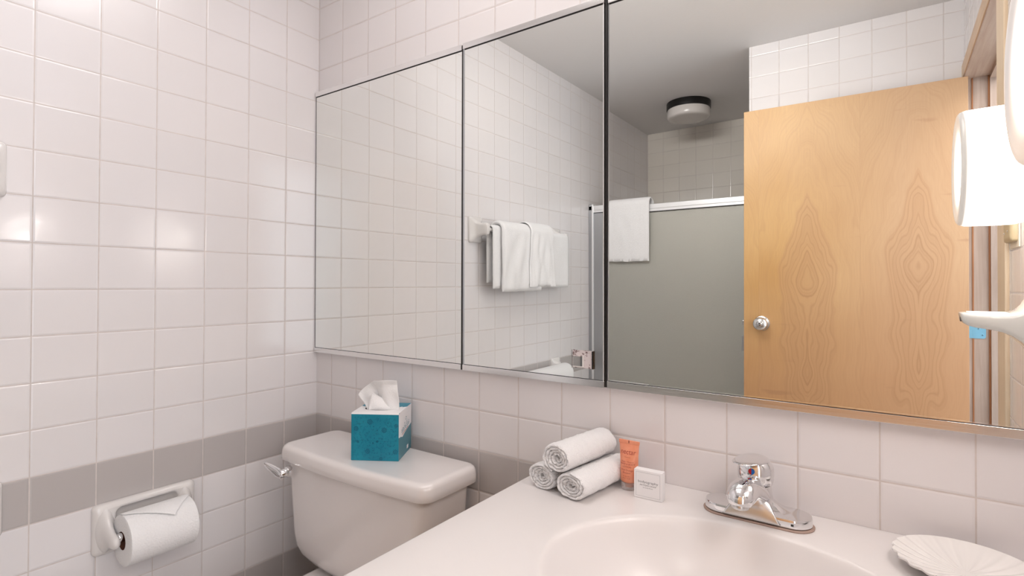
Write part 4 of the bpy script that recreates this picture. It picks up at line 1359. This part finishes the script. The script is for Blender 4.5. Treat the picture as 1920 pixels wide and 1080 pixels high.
# ================================================================== RIGHT WALL: LAMP, SOAP HOLDER, SWITCH
LX, LY, LZ, LR = 1.6857, -0.3454, ZB+0.2546, 0.1160
lp = thing('wall_lamp', 'glowing round opal glass drum lamp on the right wall', 'wall lamp', (1.82, LY, LZ))
prof = [(0.0, 0.004), (0.060, 0.0035), (0.092, 0.0020), (0.099, 0.0008), (0.104, 0.0), (0.109, 0.0010), (0.1130, 0.0038), (0.1150, 0.0080), (0.1160, 0.014), (0.1170, 0.060), (0.1165, 0.085), (0.1140, 0.098), (0.1080, 0.1075), (0.099, 0.112), (0.0, 0.112)]
MB().lathe([(r, LX+h) for r, h in prof], 96, (0, LY, LZ), 'x').build('glass_shade', 'lamp', lp, smooth=True, angle=60, loc=(LX, LY, LZ))
MB().lathe([(0.0, LX+0.112), (0.095, LX+0.112), (0.098, LX+0.116), (0.100, 1.8195), (0.0, 1.8195)], 64, (0, LY, LZ), 'x').build('back_plate', 'gray_alu', lp, smooth=True, angle=50)

wd = thing('wall_soap_holder', 'white glazed ceramic soap holder projecting from the right wall under the lamp', 'soap holder', (1.82, -0.385, ZB-0.06))
mb = MB()
secs = []
SY = -0.385
# stations along x: (x, half width, top z, bottom z)
st = [(1.6880, 0.018, -0.0372, -0.0405), (1.6895, 0.030, -0.0362, -0.0500), (1.6930, 0.038, -0.0358, -0.0565), (1.7000, 0.045, -0.0356, -0.0610), (1.7120, 0.050, -0.0355, -0.0640), (1.7300, 0.053, -0.0355, -0.0665), (1.7500, 0.054, -0.0353, -0.0710), (1.7650, 0.053, -0.0345, -0.0780), (1.7780, 0.052, -0.0300, -0.0890), (1.7880, 0.051, -0.0190, -0.1010), (1.7970, 0.052, 0.0000, -0.1130), (1.8050, 0.054, 0.0230, -0.1220), (1.8110, 0.056, 0.0400, -0.1280), (1.8195, 0.057, 0.0430, -0.1300)]
for (x, hw, zt, zb_) in st:
    if x < 1.805: x += 0.0048; zt -= 0.0030; zb_ -= 0.0040
    pts = rrect(SY, ZB+(zt+zb_)/2, hw, (zt-zb_)/2, min(0.010, (zt-zb_)/2*0.9), 5)
    secs.append([(x, p[0], p[1]) for p in pts])
mb.loft(secs)
mb.build('tray', 'bright_china', wd, smooth=True, angle=60)
mb = MB().box(1.7200, 1.7650, SY-0.036, SY+0.036, ZB-0.0392, ZB-0.0380)
for k in range(4):
    yk = SY-0.024+k*0.016
    mb.box(1.706, 1.768, yk-0.002, yk+0.002, ZB-0.0390, ZB-0.0368)
mb.build('drain_ribs', 'bright_china', wd, bevel=0.0008)
MB().loft([[(1.6933+0.002*f, SY+hw_*math.cos(2*PI*k/16)+0.012, ZB-0.0510+0.0065*math.sin(2*PI*k/16)) for k in range(16)] for f, hw_ in ((0, 0.010), (1, 0.011))]).build('worn_chip', 'grime', wd)

sw = thing('light_switch', 'beige switch plate between the door casing and the lamp', 'light switch', (1.82, -0.69, ZB+0.18))
MB().box(1.8165, 1.8196, -0.722, -0.604, ZB+0.108, ZB+0.262).build('backing_plate', 'plate_rim', sw, bevel=0.001)
mb = MB()
mb.loft([[(x, p[0], p[1]) for p in rrect(-0.668, ZB+0.186, 0.049-i_, 0.064-i_, 0.006, 4)] for (x, i_) in ((1.8165, 0.0), (1.808, 0.0005), (1.8045, 0.003), (1.803, 0.012))])
pl = mb.build('switch_plate', 'beige', sw, smooth=True, angle=50)
for (yq, zq) in ((-0.700, ZB+0.145), (-0.655, ZB+0.148)):
    MB().lathe([(0.0, 1.8032), (0.0028, 1.8032), (0.0024, 1.8022), (0.0, 1.8020)], 16, (0, yq, zq), 'x').build('screw', 'chrome', pl, smooth=True)
MB().box(1.797, 1.804, -0.674, -0.662, ZB+0.176, ZB+0.200).build('toggle', 'beige', pl, bevel=0.002)

bpy.context.view_layer.update()
